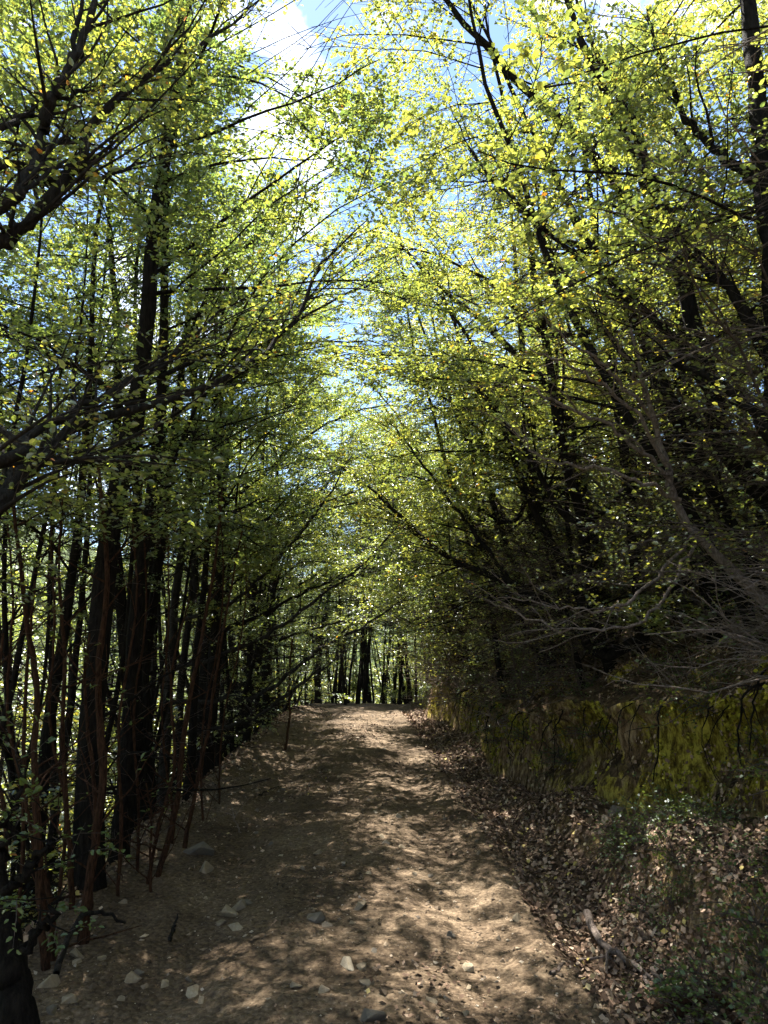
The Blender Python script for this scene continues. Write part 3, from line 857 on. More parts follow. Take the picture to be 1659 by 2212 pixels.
# near right trees
def rt(x, y): return [x, y, gz(x, y) - 0.3]
bough_tree('leaning_beech', 'dark beech with long twin stems slanting across the upper right', [[*rt(3.9, 4.6), .13], P(1590, 1000, 4.6, .075), P(1540, 850, 4.6, .068), P(1470, 600, 4.6, .056), P(1400, 420, 4.7, .046), P(1330, 250, 4.8, .036), P(1255, 90, 4.9, .028), P(1200, -80, 5, .02)], [
    ([P(1500, 700, 4.6, .04), P(1440, 480, 4.7, .032), P(1380, 300, 4.8, .026), P(1290, 110, 5, .018), P(1230, -40, 5.1, .01)], 0.45, 0.9),
    ([P(1540, 850, 4.6, .04), P(1430, 700, 4.8, .03), P(1300, 600, 5, .024), P(1150, 470, 5.3, .017), P(1020, 330, 5.6, .010), P(960, 200, 5.9, .004)], 0.5, 0.9),
    ([P(1590, 1000, 4.6, .035), P(1450, 860, 4.9, .026), P(1310, 720, 5.2, .02), P(1200, 560, 5.5, .013), P(1120, 420, 5.8, .005)], 0.5, 0.9),
], 403, M_bark)
bough_tree('border_beech', 'black beech trunk standing against the upper right corner', [[*rt(3.25, 3.4), .15], P(1720, 1100, 3.6, .085), P(1680, 700, 3.7, .075), P(1650, 350, 3.8, .066), P(1625, 100, 3.9, .055), P(1600, -150, 4, .045)], [
    ([P(1690, 800, 3.7, .05), P(1600, 660, 3.8, .036), P(1500, 560, 4.0, .026), P(1400, 380, 4.3, .016), P(1340, 200, 4.6, .007)], 0.45, 0.8),
    ([P(1650, 400, 3.8, .04), P(1540, 320, 4.0, .028), P(1450, 190, 4.2, .018), P(1400, 20, 4.4, .008)], 0.45, 0.8),
    ([P(1700, 980, 3.6, .045), P(1610, 870, 3.7, .03), P(1500, 800, 3.9, .02), P(1380, 770, 4.2, .008)], 0.4, 0.7),
], 404, M_bark)
# dead pale boughs
bough_tree('half_dead_beech', 'beech with a fan of pale dead leafless boughs above the bank', [[*rt(3.25, 4.5), .05], P(1500, 1150, 4.56, 0.0303), P(1440, 1000, 4.48, 0.0248), P(1400, 860, 4.48, 0.0165), P(1360, 700, 4.48, 0.0083)], [
    ([P(1450, 1030, 4.48, 0.0165), P(1330, 930, 4.32, 0.0121), P(1210, 870, 4.23, 0.0094), P(1110, 820, 4.15, 0.0033)], 0, 0.5),
    ([P(1450, 1020, 4.48, 0.0154), P(1370, 890, 4.23, 0.0121), P(1250, 800, 4.07, 0.0088), P(1130, 745, 4.07, 0.0033)], 0, 0.5),
    ([P(1420, 930, 4.48, 0.0143), P(1330, 810, 4.23, 0.0110), P(1220, 730, 4.15, 0.0077), P(1140, 660, 4.15, 0.0028)], 0, 0.5),
    ([P(1400, 860, 4.48, 0.0110), P(1330, 740, 4.23, 0.0077), P(1290, 690, 4.15, 0.0028)], 0, 0.4),
    ([P(1470, 1080, 4.48, 0.0165), P(1330, 1020, 4.32, 0.0110), P(1180, 990, 4.32, 0.0072), P(1080, 900, 4.40, 0.0028)], 0, 0.5),
    ([P(1500, 1150, 4.48, 0.0110), P(1370, 1290, 4.32, 0.0110), P(1250, 1318, 4.23, 0.0066), P(1080, 1285, 4.32, 0.0028)], 0, 0.4),
    ([P(1500, 1180, 4.48, 0.0110), P(1400, 1330, 4.32, 0.0099), P(1240, 1362, 4.23, 0.0072), P(1050, 1300, 4.40, 0.0028)], 0, 0.45),
], 405, M_dead, trunk_sides=8)

# arching bare boughs from the left row
lx, ly = -2.35, 8.6; lz = gz(lx, ly)
bough_tree('arching_pole_beech', 'slim beech with thin bare boughs arching up over the left of the track', [[lx, ly, lz - .3, .07], [lx, ly, lz + 2, .055], [lx + .1, ly, lz + 5, .035], [lx, ly, lz + 8, .015]], [
    ([[lx, ly, lz + 1.3, .03], P(560, 1500, 8.6, .025), P(680, 1410, 8.8, .02), P(790, 1350, 9, .015), P(880, 1290, 9.2, .006)], 0.35, 0.7),
    ([[lx, ly, lz + 1.7, .03], P(520, 1400, 8.4, .025), P(640, 1330, 8.4, .02), P(770, 1230, 8.6, .014), P(860, 1140, 8.8, .006)], 0.35, 0.7),
    ([[lx, ly, lz + 2.3, .03], P(500, 1300, 8.2, .022), P(610, 1200, 8.1, .018), P(700, 1080, 8.1, .012), P(760, 980, 8.2, .005)], 0.4, 0.7),
    ([[lx, ly, lz + 0.9, .03], P(520, 1560, 8.2, .022), P(620, 1500, 8, .018), P(690, 1450, 8, .012), P(760, 1400, 8, .005)], 0.3, 0.6),
], 406, M_bark_lichen)

# beeches whose leafy boughs meet over the middle of the track
def arch(label, x, y, boughs, seed, mat):
    z = gz(x, y); sgn = 1 if x < 0 else -1
    t = [[x, y, z - .3, .075], [x + .05 * sgn, y, z + 2, .06], [x + .2 * sgn, y, z + 4.5, .045], [x + .35 * sgn, y, z + 8, .015]]
    bl = []
    for (hgt, pts, dens) in boughs:
        n = len(pts)
        rows_ = [[x + .04 * hgt * sgn, y, z + hgt, .04]] + [P(px_, py_, Yk, .034 * (1 - (q + 1) / (n + .6))) for q, (px_, py_, Yk) in enumerate(pts)]
        bl.append((rows_, dens, 1.15))
    bough_tree('arching_beech', label, t, bl, seed, M_bark, 'beeches whose boughs meet over the middle of the track', leaf=0.042, leafm=mat)


arch('slim beech on the outer edge with low leafy boughs reaching to mid-track', -2.4, 10.5, [
    (2.2, [(560, 1330, 10.8), (680, 1270, 11), (800, 1235, 11.2), (920, 1230, 11.4)], 0.9),
    (3.0, [(540, 1200, 10.6), (660, 1120, 10.8), (790, 1080, 11), (900, 1080, 11.2)], 0.9),
    (4.2, [(560, 1030, 10.5), (680, 930, 10.6), (800, 880, 10.8), (890, 880, 11)], 0.8)], 601, M_leaf_cool)
arch('slim beech on the outer edge whose boughs close the tunnel far ahead', -2.5, 14.5, [
    (1.9, [(640, 1370, 14.6), (730, 1345, 14.8), (820, 1335, 15)], 0.9),
    (3.2, [(650, 1260, 14.5), (740, 1200, 14.6), (850, 1170, 14.8)], 0.9),
    (5.0, [(660, 1090, 14.4), (750, 1000, 14.5), (850, 960, 14.6)], 0.9)], 602, M_leaf)
arch('beech on the bank with layered boughs drooping over the right of the track', 2.7, 9.6, [
    (1.8, [(1120, 1300, 9.8), (1020, 1260, 10), (930, 1255, 10.2)], 0.9),
    (2.8, [(1100, 1130, 9.6), (980, 1060, 9.8), (860, 1020, 10), (770, 1030, 10.2)], 0.85),
    (4.0, [(1080, 960, 9.4), (950, 850, 9.5), (830, 800, 9.7), (730, 800, 10)], 0.8)], 603, M_leaf)
arch('beech on the bank whose boughs droop to the far crest', 2.6, 15.0, [
    (1.8, [(960, 1360, 15), (890, 1345, 15.2), (820, 1350, 15.4)], 0.9),
    (3.0, [(960, 1230, 15), (870, 1180, 15), (780, 1160, 15.2)], 0.9),
    (4.6, [(960, 1080, 14.8), (860, 1000, 14.8), (760, 970, 15)], 0.9)], 604, M_leaf_cool)
arch('tall beech on the outer edge with one high bough crossing above the track', -2.4, 7.6, [
    (4.2, [(430, 900, 7.6), (560, 760, 7.8), (700, 660, 8), (840, 600, 8.3), (950, 600, 8.6)], 0.8),
    (5.4, [(440, 660, 7.5), (560, 500, 7.6), (680, 400, 7.8), (760, 360, 8)], 0.7)], 605, M_leaf_cool)
arch('tall beech on the bank with high boughs closing the gap above the track', 3.1, 7.4, [
    (3.8, [(1180, 720, 7.4), (1040, 600, 7.5), (900, 540, 7.7), (790, 560, 8)], 0.8),
    (4.8, [(1150, 480, 7.3), (1020, 330, 7.4), (930, 240, 7.5)], 0.7)], 606, M_leaf)

# red-brown bare stems close by on the left, each a young tree of its own
def red_stem(label, ctrl, seed, r0, leafy=0.0, bark=M_bark_red):
    r = np.random.default_rng(seed)
    e = link('red_stemmed_sapling', None); tag(e, label, 'sapling', 'red-brown saplings at the near left edge')
    c = np.array(ctrl, float); base = c[0].copy(); e.location = base
    p = polyline(c - base, 30); p[1:] += r.normal(0, 0.010, (29, 3)).cumsum(0) * 0.35
    w = Wood(); w.tube(p, np.linspace(r0, r0 * 0.4, 30), 8, 0.12, r)
    tw, lv = Wood(), Leaves()
    for k in range(26):                                            # short snapped stubs and a few longer shoots
        i = r.integers(2, 28); az = r.uniform(0, 6.28)
        ln = r.uniform(0.02, 0.07) if r.random() < 0.65 else r.uniform(0.25, 0.8)
        q = grow(r, p[i], [math.cos(az), math.sin(az), r.uniform(0.2, 1.4)], ln, 5, 0.12, 0.03)
        w.tube(q, np.linspace(min(0.007, r0 * 0.4), 0.002, 6), 4, 0.1, r)
        if ln > 0.25: sprays(r, tw, lv if leafy else None, q, 0.12, 0.2, 0.035, 9 if leafy else 0, (0.1, 0.9), 0.3, 0.25, 0, leafy or 1, 0.0015)
    link('trunk', w.mesh('trunk', bark), e)
    if tw.n: link('twigs', tw.mesh('twigs', M_twig, False), e, kind='stuff')
    if lv.count(): link('crown', lv.mesh('crown', M_leaf_round), e)


def stem_px(label, x0, y0, Y, pts, seed, r0, leafy=0.0):
    b = at(x0, y0, Y); b[2] = gz(b[0], b[1]) - 0.12
    red_stem(label, [b] + [at(x, y, YY) for (x, y, YY) in pts], seed, r0, leafy)


stem_px('curved red-brown sapling rooted in lit stones at the track edge', 175, 2080, 4.15, [(195, 1900, 4.2), (225, 1700, 4.2), (215, 1450, 4.25), (235, 1250, 4.3), (215, 1000, 4.3)], 1, 0.030, 0.3)
stem_px('thin red-brown sapling with snapped stubs in front of the thickest trunk', 150, 2070, 4.25, [(205, 1880, 4.3), (208, 1700, 4.3), (190, 1500, 4.35), (205, 1380, 4.4)], 2, 0.016)
stem_px('tall reddish sapling left of the thickest trunk', 105, 2110, 3.9, [(85, 1900, 3.9), (72, 1700, 3.9), (82, 1500, 4.0), (60, 1300, 4.0), (30, 1050, 4)], 3, 0.024)
stem_px('reddish sapling bending right beside the tall reddish one', 118, 2110, 4.0, [(110, 1950, 4.0), (60, 1760, 4.0), (50, 1500, 4.1), (75, 1250, 4.1)], 4, 0.017)
stem_px('slim straight red-brown sapling between two dark trunks', 160, 1990, 4.6, [(150, 1800, 4.6), (140, 1600, 4.6), (150, 1400, 4.7), (135, 1200, 4.7), (160, 950, 4.8)], 5, 0.018)
stem_px('red-brown sapling slanting right from the stony edge', 330, 1905, 5.3, [(375, 1750, 5.4), (400, 1560, 5.5), (430, 1400, 5.6), (465, 1200, 5.7), (480, 1050, 5.8)], 6, 0.024)
stem_px('wavy red-brown sapling hugging the slanting one', 315, 1915, 5.2, [(345, 1780, 5.2), (385, 1640, 5.3), (380, 1450, 5.3), (420, 1280, 5.4)], 7, 0.015)
stem_px('greyish leaning sapling where the edge narrows', 395, 1860, 6.0, [(425, 1700, 6.1), (455, 1560, 6.2), (475, 1400, 6.3), (520, 1150, 6.4)], 8, 0.020)
stem_px('short broken red-brown stem below the white rock', 330, 1925, 5.0, [(325, 1850, 5.0), (332, 1780, 5.0), (322, 1690, 5.0)], 9, 0.012)
stem_px('thin sapling at the very left border with pale leaves', 20, 2160, 3.6, [(5, 2000, 3.6), (20, 1800, 3.6), (-5, 1600, 3.7), (15, 1350, 3.7)], 10, 0.016, 0.5)
stem_px('orange-barked sapling far along the left edge', 612, 1660, 11.5, [(620, 1600, 11.5), (628, 1540, 11.6), (625, 1480, 11.6), (630, 1380, 11.6)], 11, 0.026)
for k, (x0, x1, Yk) in enumerate([(45, 25, 4.4), (290, 300, 5.4), (430, 470, 6.8), (255, 285, 4.9), (465, 520, 7.6), (130, 100, 4.9), (365, 350, 6.1)]):
    stem_px(['thin brown wand at the left between pale leaves', 'thin brown wand crossing the second dark trunk', 'thin brown wand slanting over the narrowing edge', 'thin brown wand crossing in front of the second trunk base', 'thin brown wand amid the crowded dark poles', 'thin brown wand behind the tall reddish sapling', 'thin brown wand just in front of the third dark trunk'][k],
            x0, 1950, Yk, [(x0 + 8, 1750, Yk), ((x0 + x1) / 2 - 10, 1550, Yk), (x1 + 12, 1300, Yk), (x1, 1050, Yk)], 20 + k, 0.013, 0.2 if k % 2 else 0)

# ------------------------------------------------------------------ stones
import bmesh


def stone_mesh(seed, flat=0.65, n=11):
    r = np.random.default_rng(seed)
    bm = bmesh.new()
    p = r.normal(0, 1, (n, 3)); p /= np.linalg.norm(p, axis=1)[:, None]
    p *= np.array([0.5, 0.5 * r.uniform(0.6, 0.9), 0.5 * flat])
    for q in p: bm.verts.new(q)
    res = bmesh.ops.convex_hull(bm, input=bm.verts[:])
    bmesh.ops.delete(bm, geom=list(set(g for g in res['geom_interior'] if isinstance(g, bmesh.types.BMVert))), context='VERTS')
    bmesh.ops.bevel(bm, geom=bm.edges[:], offset=0.012, segments=1, affect='EDGES')
    me = bpy.data.meshes.new('stone'); bm.to_mesh(me); bm.free()
    me.materials.append(M_stone)
    return me


STONES = [stone_mesh(k, [0.6, 0.75, 0.5, 0.8, 0.4, 0.65][k % 6]) for k in range(8)]
rng = np.random.default_rng(21)


def stone(x, y, size, k, rz, label, group=None, name='stone', sink=0.12, tilt=None):
    o = link(name, STONES[k % 8])
    t = rng.normal(0, 0.2, 2) if tilt is None else tilt
    o.location = (x, y, gz(x, y) + size * (0.14 - sink)); o.scale = (size,) * 3
    o.rotation_euler = (t[0], t[1], rz)
    tag(o, label, 'stone', group)
    return o


def gpx(x, y):
    """ground point seen at pixel x, y (march along the ray)"""
    d = C_R * (x - 829.5) / F_PX - C_U * (y - 1106) / F_PX + C_F
    t = 2.0
    while t < 60:
        p = CAM + d * t
        if p[2] < gz(p[0], p[1]): return p
        t += 0.02
    return p


# dark leaning stump-like trunk at the bottom left
b0 = gpx(45, 2290) - np.array([0, 0, 0.15]); bY = b0[1]
bough_tree('leaning_beech', 'dark leaning trunk with spreading foot at the bottom left corner', [[*b0, .12], P(38, 2200, bY, .075), P(22, 2090, bY + .03, .062), P(6, 1970, bY + .06, .048), P(-18, 1830, bY + .1, .038), P(-40, 1700, bY + .15, .035)], [
    ([P(45, 2050, 3.05, .02), P(100, 1990, 3.0, .012), P(130, 1930, 3.0, .004)], 0.8, 0.25),
    ([P(20, 1930, 3.1, .02), P(80, 1850, 3.0, .012), P(120, 1790, 3.0, .004)], 0.8, 0.3),
    ([P(0, 1860, 3.1, .02), P(20, 1750, 3.0, .012), P(60, 1660, 3.0, .004)], 0.8, 0.3),
], 407, M_bark, leaf=0.028, leafm=M_leaf_round)


hero = [  # px, py, width px, shape, label
    (432, 1838, 62, 0, 'large pale block of rock sitting on the left edge of the track'),
    (445, 1878, 40, 3, 'pale angular rock propped below the large pale block'),
    (497, 1974, 46, 1, 'tan square stone leaning on a grey one near the left of the track'),
    (518, 1960, 36, 3, 'grey stone tucked behind the tan square stone'),
    (478, 1992, 26, 2, 'small round tan stone in front of the tan square stone'),
    (510, 2000, 34, 4, 'long flat grey stone lying in front of the stone pair'),
    (683, 1977, 50, 5, 'wide flat blue-grey slab embedded in the middle of the track'),
    (704, 1999, 24, 0, 'dark grey stone just below the blue-grey slab'),
    (779, 1958, 32, 1, 'upright tan stone right of the blue-grey slab'),
    (752, 2086, 38, 3, 'rounded tan stone in the lower middle of the track'),
    (783, 2090, 26, 2, 'tan stone touching the rounded one'),
    (792, 2120, 40, 5, 'tan wedge stone lower than the rounded pair'),
    (638, 2130, 26, 1, 'pointed ochre stone alone in the brown gravel'),
    (420, 2145, 38, 0, 'olive stone balanced on gravel at the lower left'),
    (437, 2160, 30, 4, 'flat grey stone beside the olive one'),
    (285, 2120, 34, 3, 'pale grey rounded stone at the lower left of the track'),
    (352, 2128, 30, 4, 'flat dark grey stone right of the pale rounded one'),
    (805, 2200, 54, 1, 'large olive stone cut by the lower border of the view'),
    (690, 1842, 30, 4, 'flat white stone in sun high on the track'),
    (975, 2020, 20, 3, 'small upright grey stone on the right half of the track'),
    (1005, 2188, 22, 0, 'grey stone low down on the right of the track'),
    (930, 1890, 16, 2, 'little white stone by the right wheel rut'),
    (1335, 1755, 46, 1, 'mossy grey rock at the foot of the yellow bank'),
    (1310, 1775, 32, 3, 'smaller mossy rock beside the one at the foot of the yellow bank'),
    (1290, 2010, 34, 4, 'pale stone in the shaded drain below the bank'),
    (160, 2155, 50, 5, 'grey half-buried rock near the leaning trunk'),
    (165, 2065, 34, 1, 'sunlit cream stone among rubble near the curved sapling'),
    (105, 2130, 44, 3, 'bright tan rock between the leaning trunk and the track'),
]
for i, (x, y, w, k, lab) in enumerate(hero):
    p = gpx(x, y + 4)
    stone(p[0], p[1], w / F_PX * p[1] * 1.12, k, 1.3 * i, lab, tilt=(0.1 * (i % 3 - 1), 0.12 * (i % 2)))
for k in range(270):
    Y = 2.9 + 9 * rng.random() ** 1.6; X = rng.uniform(L_EDGE + 0.05, R_EDGE + 0.3)
    if rng.random() < 0.4: X = rng.uniform(L_EDGE - 0.15, L_EDGE + 0.4)
    stone(X, Y, 0.022 + 0.06 * rng.random() ** 2 * (1 + 0.05 * Y), k, rng.uniform(0, 6), 'small angular stone loose on the gravel of the track', 'small loose stones on the track')


# ------------------------------------------------------------------ gravel chips and fallen leaves (nobody could count them)
def chips(name, X, Y, size, seed, mat, lift=0.25):
    r = np.random.default_rng(seed); N = len(X)
    Z = height(X - bend(Y), Y)
    base = np.array([[1, 0, 0], [0, 1, 0], [-1, 0, 0], [0, -1, 0], [0, 0, 1], [0, 0, -1]], float)
    V = base[None] * (1 + r.normal(0, 0.28, (N, 6, 3))) + r.normal(0, 0.22, (N, 6, 3))
    V *= np.array([1, 0.8, 0.55]) * (size[:, None, None] / 2)
    a = r.uniform(0, 6.28, N); ca, sa = np.cos(a)[:, None], np.sin(a)[:, None]
    V = np.stack([V[..., 0] * ca - V[..., 1] * sa, V[..., 0] * sa + V[..., 1] * ca, V[..., 2]], -1)
    V += np.stack([X, Y, Z + size * lift * 0.3], -1)[:, None]
    f = np.array([[0, 1, 4], [1, 2, 4], [2, 3, 4], [3, 0, 4], [1, 0, 5], [2, 1, 5], [3, 2, 5], [0, 3, 5]])
    T = (np.arange(N)[:, None, None] * 6 + f[None]).reshape(-1, 3)
    return link(name, mesh_from(name, V.reshape(-1, 3), tris=T, mat=mat, tint=np.repeat(r.random(N), 6)), kind='stuff')


r = np.random.default_rng(3)
N = 60000
Y = 2.4 + 15 * r.random(N) ** 1.9
X = r.uniform(-2.05, 1.75, N)
edgebias = r.random(N) < 0.25
X[edgebias] = L_EDGE + r.normal(0.25, 0.3, edgebias.sum())
kp = fbm(X * 1.3, Y * 0.8, 302, 3) + r.normal(0, 0.35, N) > -0.25
X, Y = X[kp], Y[kp]; N = len(X)
size = np.clip(0.0048 * np.exp(r.normal(0, 0.75, N)), 0.0025, 0.045) * (1 + Y * 0.06)
chips('gravel', X, Y, size, 4, M_gravel)


def litter(name, X, Y, s, seed, mat, lift=0.008):
    r = np.random.default_rng(seed); N = len(X)
    U = X - bend(Y)
    Z = height(U, Y); e = 0.03
    gx = (height(U + e, Y) - Z) / e; gy = (height(U, Y + e) - Z) / e
    n = np.stack([-gx, -gy, np.ones(N)], -1) + r.normal(0, 0.45, (N, 3))
    n /= np.linalg.norm(n, axis=1)[:, None]
    L = Leaves(); L.add(np.stack([X, Y, Z + lift + r.random(N) * 0.012], -1), r.normal(0, 1, (N, 3)), n, s, r.random(N))
    d, nn = L.d[0], L.nrm[0]
    L.d[0] = d - nn * (d * nn).sum(1)[:, None]
    return link(name, L.mesh(name, mat, False), kind='stuff')


N = 26000
Y = 2.4 + 16 * r.random(N) ** 1.7
X = R_EDGE - 0.25 + np.abs(r.normal(0, 0.75, N))
litter('leaf_litter', X, Y, r.uniform(0.018, 0.04, N) * (1 + Y * 0.05), 6, M_litter)
N = 16000
Y = 2.8 + 17 * r.random(N) ** 1.5
X = face_x(Y) + r.uniform(0.1, 2.2, N) + bend(Y)
litter('bank_top_litter', X, Y, r.uniform(0.018, 0.042, N) * (1 + Y * 0.05), 16, M_litter)
N = 9000
Y = 2.4 + 16 * r.random(N) ** 1.7
X = r.uniform(-2.1, 1.4, N)
kp = (fbm(X * 1.1, Y * 0.7, 301, 3) > 0.55) | (X > 1.15)
X, Y = X[kp], Y[kp]; N = len(X)
litter('fallen_leaves', X, Y, r.uniform(0.014, 0.032, N) * (1 + Y * 0.05), 7, M_litter)
N = 9000
Y = 2.4 + 16 * r.random(N) ** 1.5
X = L_EDGE + 0.15 - np.abs(r.normal(0, 1.1, N))
litter('slope_litter', X, Y, r.uniform(0.02, 0.045, N) * (1 + Y * 0.05), 8, M_litter)

# ------------------------------------------------------------------ brush, ferns and plants of the bank
def brush_proto(seed, n=26, ln=0.9, leafy=0.0, flat=0.5, leafm=None, leaf=0.03, mat=None):
    r = np.random.default_rng(seed); w, tw, lv = Wood(), Wood(), Leaves()
    for k in range(n):
        az = r.uniform(0, 6.28)
        q = grow(r, [r.normal(0, 0.06), r.normal(0, 0.06), -0.03], [math.cos(az), math.sin(az), r.uniform(0.1, 1.4) * (1 - flat)], ln * r.uniform(0.4, 1.2), 7, 0.17, -0.02)
        w.tube(q, np.linspace(0.006, 0.0018, 8), 4, 0.05, r)
        sprays(r, tw, lv if leafy else None, q, 0.08, 0.26, leaf, 9 if leafy else 0, (0.0, 0.8), 0.1, 0.4, 0.1, leafy or 1, 0.0018)
    out = {'trunk': w.mesh('stems', mat or M_dead, True), 'twigs': tw.mesh('twigs', mat or M_dead, False)}
    if lv.count(): out['crown'] = lv.mesh('leaves', leafm or M_leaf_round, False)
    return out


def place_part(name, pr, x, y, rot, s, label, group, category, z=None, tilt=(0, 0)):
    e = link(name, None); e.location = (x, y, gz(x, y) if z is None else z); e.rotation_euler = (tilt[0], tilt[1], rot); e.scale = (s, s, s)
    tag(e, label, category, group)
    link('stems', pr['trunk'], e); link('twigs', pr['twigs'], e, kind='stuff')
    if 'crown' in pr: link('leaves', pr['crown'], e, kind='stuff')
    return e


BRUSH = [brush_proto(501), brush_proto(502, 20, 1.2, flat=0.8), brush_proto(503, 18, 0.7, 0.0, 0.2)]
LEAFY = [brush_proto(511, 16, 0.5, 0.9, 0.3, leaf=0.028, mat=M_twig), brush_proto(512, 20, 0.4, 0.9, 0.6, leaf=0.024, mat=M_twig)]
rng = np.random.default_rng(909)
for k in range(46):
    Y = 3.6 + 17 * rng.random() ** 1.2; X = face_x(Y) + rng.uniform(0.15, 1.5) + bend(Y)
    place_part('dead_brush', BRUSH[k % 3], X, Y, rng.uniform(0, 6), rng.uniform(0.7, 1.3), 'tangle of dead bare twigs on top of the bank', 'tangles of dead twigs along the bank top', 'brush')
for k in range(70):
    Y = 3.2 + 16 * rng.random() ** 1.1; X = face_x(Y) + rng.uniform(0.05, 0.7) + bend(Y)
    place_part('leafy_plant', LEAFY[k % 2], X, Y, rng.uniform(0, 6), rng.uniform(0.6, 1.2), 'small-leaved plant growing on the lip of the bank', 'small-leaved plants on the lip of the bank', 'plant')
for k in range(24):
    Y = rng.uniform(2.7, 5.0); X = face_x(Y) - rng.uniform(0.0, 0.75)
    place_part('leafy_plant', LEAFY[k % 2], X, Y, rng.uniform(0, 6), rng.uniform(0.5, 0.9), 'round-leaved plant creeping on the shaded rubble at the lower right', 'round-leaved plants on the rubble at the lower right', 'plant')
for k in range(50):
    Y = 3.0 + 8 * rng.random(); X = L_EDGE - rng.uniform(0.2, 1.6)
    place_part('leafy_plant', LEAFY[k % 2], X, Y, rng.uniform(0, 6), rng.uniform(0.5, 1.0), 'pale-leaved plant among the red-brown saplings', 'pale-leaved plants below the left edge', 'plant')


BARE = [proto(151 + k, h=3.6, r0=0.026, lean=(0.45, 0.1), stems=3, limbs=24, crown_from=0.12, limb_len=1.5, toward=0.4, elev=0.45, br=6, br_len=0.6, spacing=0.05, tw=0.34,
              per=7, leaf=0.03, density=[0.35, 0.12][k], dead=0, wander=0.12, sides=5, bark=[M_twig, M_dead][k]) for k in range(2)]
CLUMP[0] = 0.0
for k in range(44):
    Y = 3.3 + 15 * rng.random() ** 1.3; X = face_x(Y) + rng.uniform(0.3, 2.6) + bend(Y)
    tree(BARE[0 if k % 4 else 1], X, Y, math.pi + rng.normal(0, 0.9), rng.uniform(0.7, 1.25), 'twiggy_sapling', 'thin nearly leafless sapling tangled in the dark brush above the bank', 'tangled leafless saplings above the bank', category='sapling')


# sticks and roots
def stick(name, label, pts, r0, seed, mat, cat='stick', forks=2, group=None):
    r = np.random.default_rng(seed); p = np.array(pts, float); base = p[0].copy()
    q = polyline(p - base, 16); q[1:-1] += r.normal(0, 0.006, (14, 3))
    w = Wood(); w.tube(q, np.linspace(r0, r0 * 0.35, 16), 7, 0.12, r)
    for k in range(forks):
        i = r.integers(3, 13); T = q[i + 1] - q[i]; T /= np.linalg.norm(T)
        f = grow(r, q[i], T + r.normal(0, 0.6, 3) * [1, 1, 0.5], r.uniform(0.1, 0.35), 5, 0.12, 0)
        w.tube(f, np.linspace(r0 * 0.5, r0 * 0.15, 6), 5, 0.1, r)
    o = link(name, w.mesh(name, mat)); o.location = base
    return tag(o, label, cat, group)


def gpts(pix, lift=0.02):
    out = []
    for (x, y) in pix:
        p = gpx(x, y).copy(); p[2] += lift; out.append(p)
    return out


stick('fallen_branch', 'grey fallen branch end pointing up beside the drain at the lower right', [gpx(1270, 2010) + [0, 0, .10], gpx(1300, 2060) + [0, 0, .06], gpx(1370, 2100) + [0, 0, .04], gpx(1410, 2150) + [0, 0, .02]], 0.024, 1, M_dead, 'branch')
stick('fallen_branch', 'thin pale curved stick lying across the litter at the lower right', gpts([(1190, 2112), (1260, 2082), (1330, 2080), (1400, 2090)]), 0.010, 2, M_dead, 'branch')
stick('fallen_branch', 'reddish crooked branch at the foot of the bank near the lower border', gpts([(1460, 2215), (1500, 2180), (1560, 2190), (1600, 2240)], 0.05), 0.03, 3, M_bark_red, 'branch')
stick('fallen_branch', 'bluish grey short stick in the track at the lower left', gpts([(366, 2040), (374, 2010), (384, 1980)], 0.015), 0.012, 4, M_bark_lichen, 'branch', 0)
stick('fallen_branch', 'pale forked twig standing at the left edge beyond the white block', [gpx(520, 1800), gpx(505, 1790) + [0, 0, .1], gpx(500, 1780) + [0, 0, .18]], 0.008, 5, M_dead, 'branch')
stick('fallen_branch', 'thin twig lying in the upper part of the track', gpts([(560, 1720), (590, 1706), (612, 1700)], 0.015), 0.008, 6, M_bark, 'branch', 1)
stick('fallen_branch', 'long pale stick leaning against the shaded rubble at the far lower right', gpts([(1410, 2120), (1440, 2160), (1480, 2200)], 0.06), 0.012, 7, M_dead, 'branch', 1)
stick('fallen_branch', 'dark curved root arching over rubble beside the curved sapling', [gpx(120, 2130) + [0, 0, .05], gpx(160, 2060) + [0, 0, .16], gpx(215, 2030) + [0, 0, .14], gpx(270, 2010) + [0, 0, .04]], 0.018, 8, M_bark_lichen, 'root', 0)
for k in range(26):
    Y = 4.0 + 9 * (k / 26) + rng.uniform(-0.15, 0.15); fx = float(face_x(Y)); zt = float(z_top(Y))
    L = rng.uniform(0.25, 0.6)
    stick('hanging_root', 'thin dark root hanging down over the mossy bank face', [[fx + .14, Y, zt + .12], [fx + .02, Y + rng.normal(0, .04), zt + .05], [fx - .04, Y + rng.normal(0, .08), zt - L * .5], [fx - .03, Y + rng.normal(0, .1), zt - L]], rng.uniform(0.005, 0.012), 100 + k, M_bark, 'root', 2, 'roots hanging over the bank face')


# dead leaves, crumbs of soil and small stones clinging to the cut face of the bank
def on_bank(n, seed, y1=18, patch=0.1, steep=None):
    r = np.random.default_rng(seed); V, Nn = SURF['earth_bank']
    ok = np.where((V[:, 1] > 2.6) & (V[:, 1] < y1))[0]
    w = V[ok, 1] ** -0.5 * (fbm(V[ok, 1] * 1.6, V[ok, 2] * 2.2 + V[ok, 0], 411, 3) + r.normal(0, 0.2, len(ok)) > patch)
    if steep is not None: w = w * (Nn[ok, 2] < steep)
    i = r.choice(ok, n, p=w / w.sum())
    return V[i] + r.normal(0, 0.012, (n, 3)) * [0.5, 1, 1], Nn[i], r


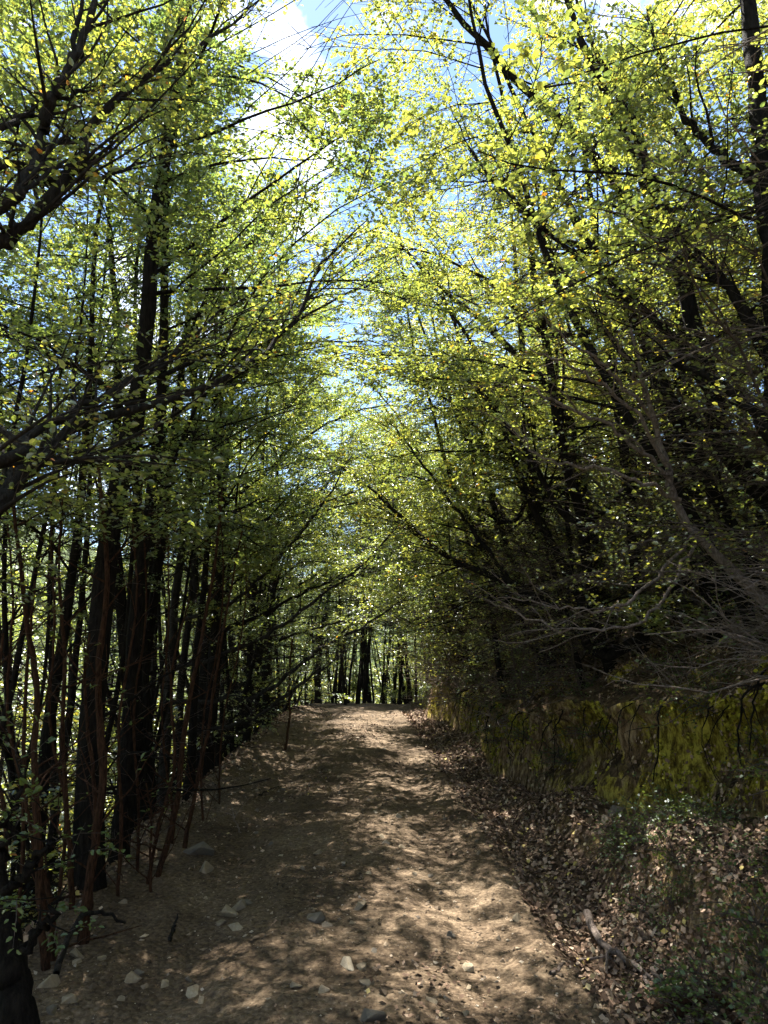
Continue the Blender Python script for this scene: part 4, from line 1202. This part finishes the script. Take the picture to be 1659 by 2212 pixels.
Pb, Nb, r = on_bank(15000, 61)
L = Leaves(); nn = Nb + r.normal(0, 0.5, Nb.shape); nn /= np.linalg.norm(nn, axis=1)[:, None]
dd = r.normal(0, 1, Nb.shape) + [0, 0, -0.6]; dd -= nn * (dd * nn).sum(1)[:, None]
L.add(Pb + Nb * (0.006 + 0.012 * r.random((len(Pb), 1))), dd, nn, r.uniform(0.014, 0.036, len(Pb)) * (1 + Pb[:, 1] * 0.05), r.random(len(Pb)))
link('bank_litter', L.mesh('bank_litter', M_litter, False), kind='stuff')
Pb, Nb, r = on_bank(9000, 62, 16, -0.3)
base = np.array([[1, 0, 0], [0, 1, 0], [-1, 0, 0], [0, -1, 0], [0, 0, 1], [0, 0, -1]], float)
sz = np.clip(0.012 * np.exp(r.normal(0, 0.6, len(Pb))), 0.005, 0.07)
Vc = (base[None] * (1 + r.normal(0, 0.28, (len(Pb), 6, 3))) + r.normal(0, 0.25, (len(Pb), 6, 3))) * (sz[:, None, None] / 2) + Pb[:, None]
f = np.array([[0, 1, 4], [1, 2, 4], [2, 3, 4], [3, 0, 4], [1, 0, 5], [2, 1, 5], [3, 2, 5], [0, 3, 5]])
T = (np.arange(len(Pb))[:, None, None] * 6 + f[None]).reshape(-1, 3)
M_crumb = attr_mat('soil_crumbs', [(0.0, (0.05, 0.033, 0.02)), (0.5, (0.14, 0.095, 0.055)), (0.85, (0.27, 0.20, 0.12)), (1.0, (0.40, 0.34, 0.24))])
link('soil_crumbs', mesh_from('soil_crumbs', Vc.reshape(-1, 3), tris=T, mat=M_crumb, tint=np.repeat(r.random(len(Pb)), 6)), kind='stuff')
# cushions of moss: tufts of tiny upright blades on the steep face
Pb, Nb, r = on_bank(16000, 63, 13, 0.15, 0.45)
keep = (Pb[:, 2] > 0.1) & (Pb[:, 2] + 0.13 * np.minimum(Pb[:, 1] - 7, 0.8) > 0.05)
Pb, Nb = Pb[keep], Nb[keep]
L = Leaves(); dd = Nb + r.normal(0, 0.5, Nb.shape) + [0, 0, -0.5]
L.add(Pb - Nb * 0.004, dd, r.normal(0, 1, Nb.shape), r.uniform(0.012, 0.032, len(Pb)) * (1 + Pb[:, 1] * 0.06), r.random(len(Pb)))
M_mossb = attr_mat('moss_tufts', [(0.0, (0.10, 0.085, 0.012)), (0.5, (0.24, 0.215, 0.02)), (1.0, (0.42, 0.38, 0.05))], 0.95)
link('moss', L.mesh('moss', M_mossb, False), kind='stuff')
rr_ = np.random.default_rng(64)
for k in range(26):                                               # plants rooted in the face and hanging from its lip
    Pk, Nk, _ = on_bank(1, 700 + k, 11, 0.0, 0.6)
    place_part('leafy_plant', LEAFY[k % 2], Pk[0][0], Pk[0][1], rr_.uniform(0, 6), rr_.uniform(0.35, 0.8), 'small-leaved plant clinging to the cut face of the bank',
               'small-leaved plants on the cut face of the bank', 'plant', z=Pk[0][2], tilt=(0, -0.9))
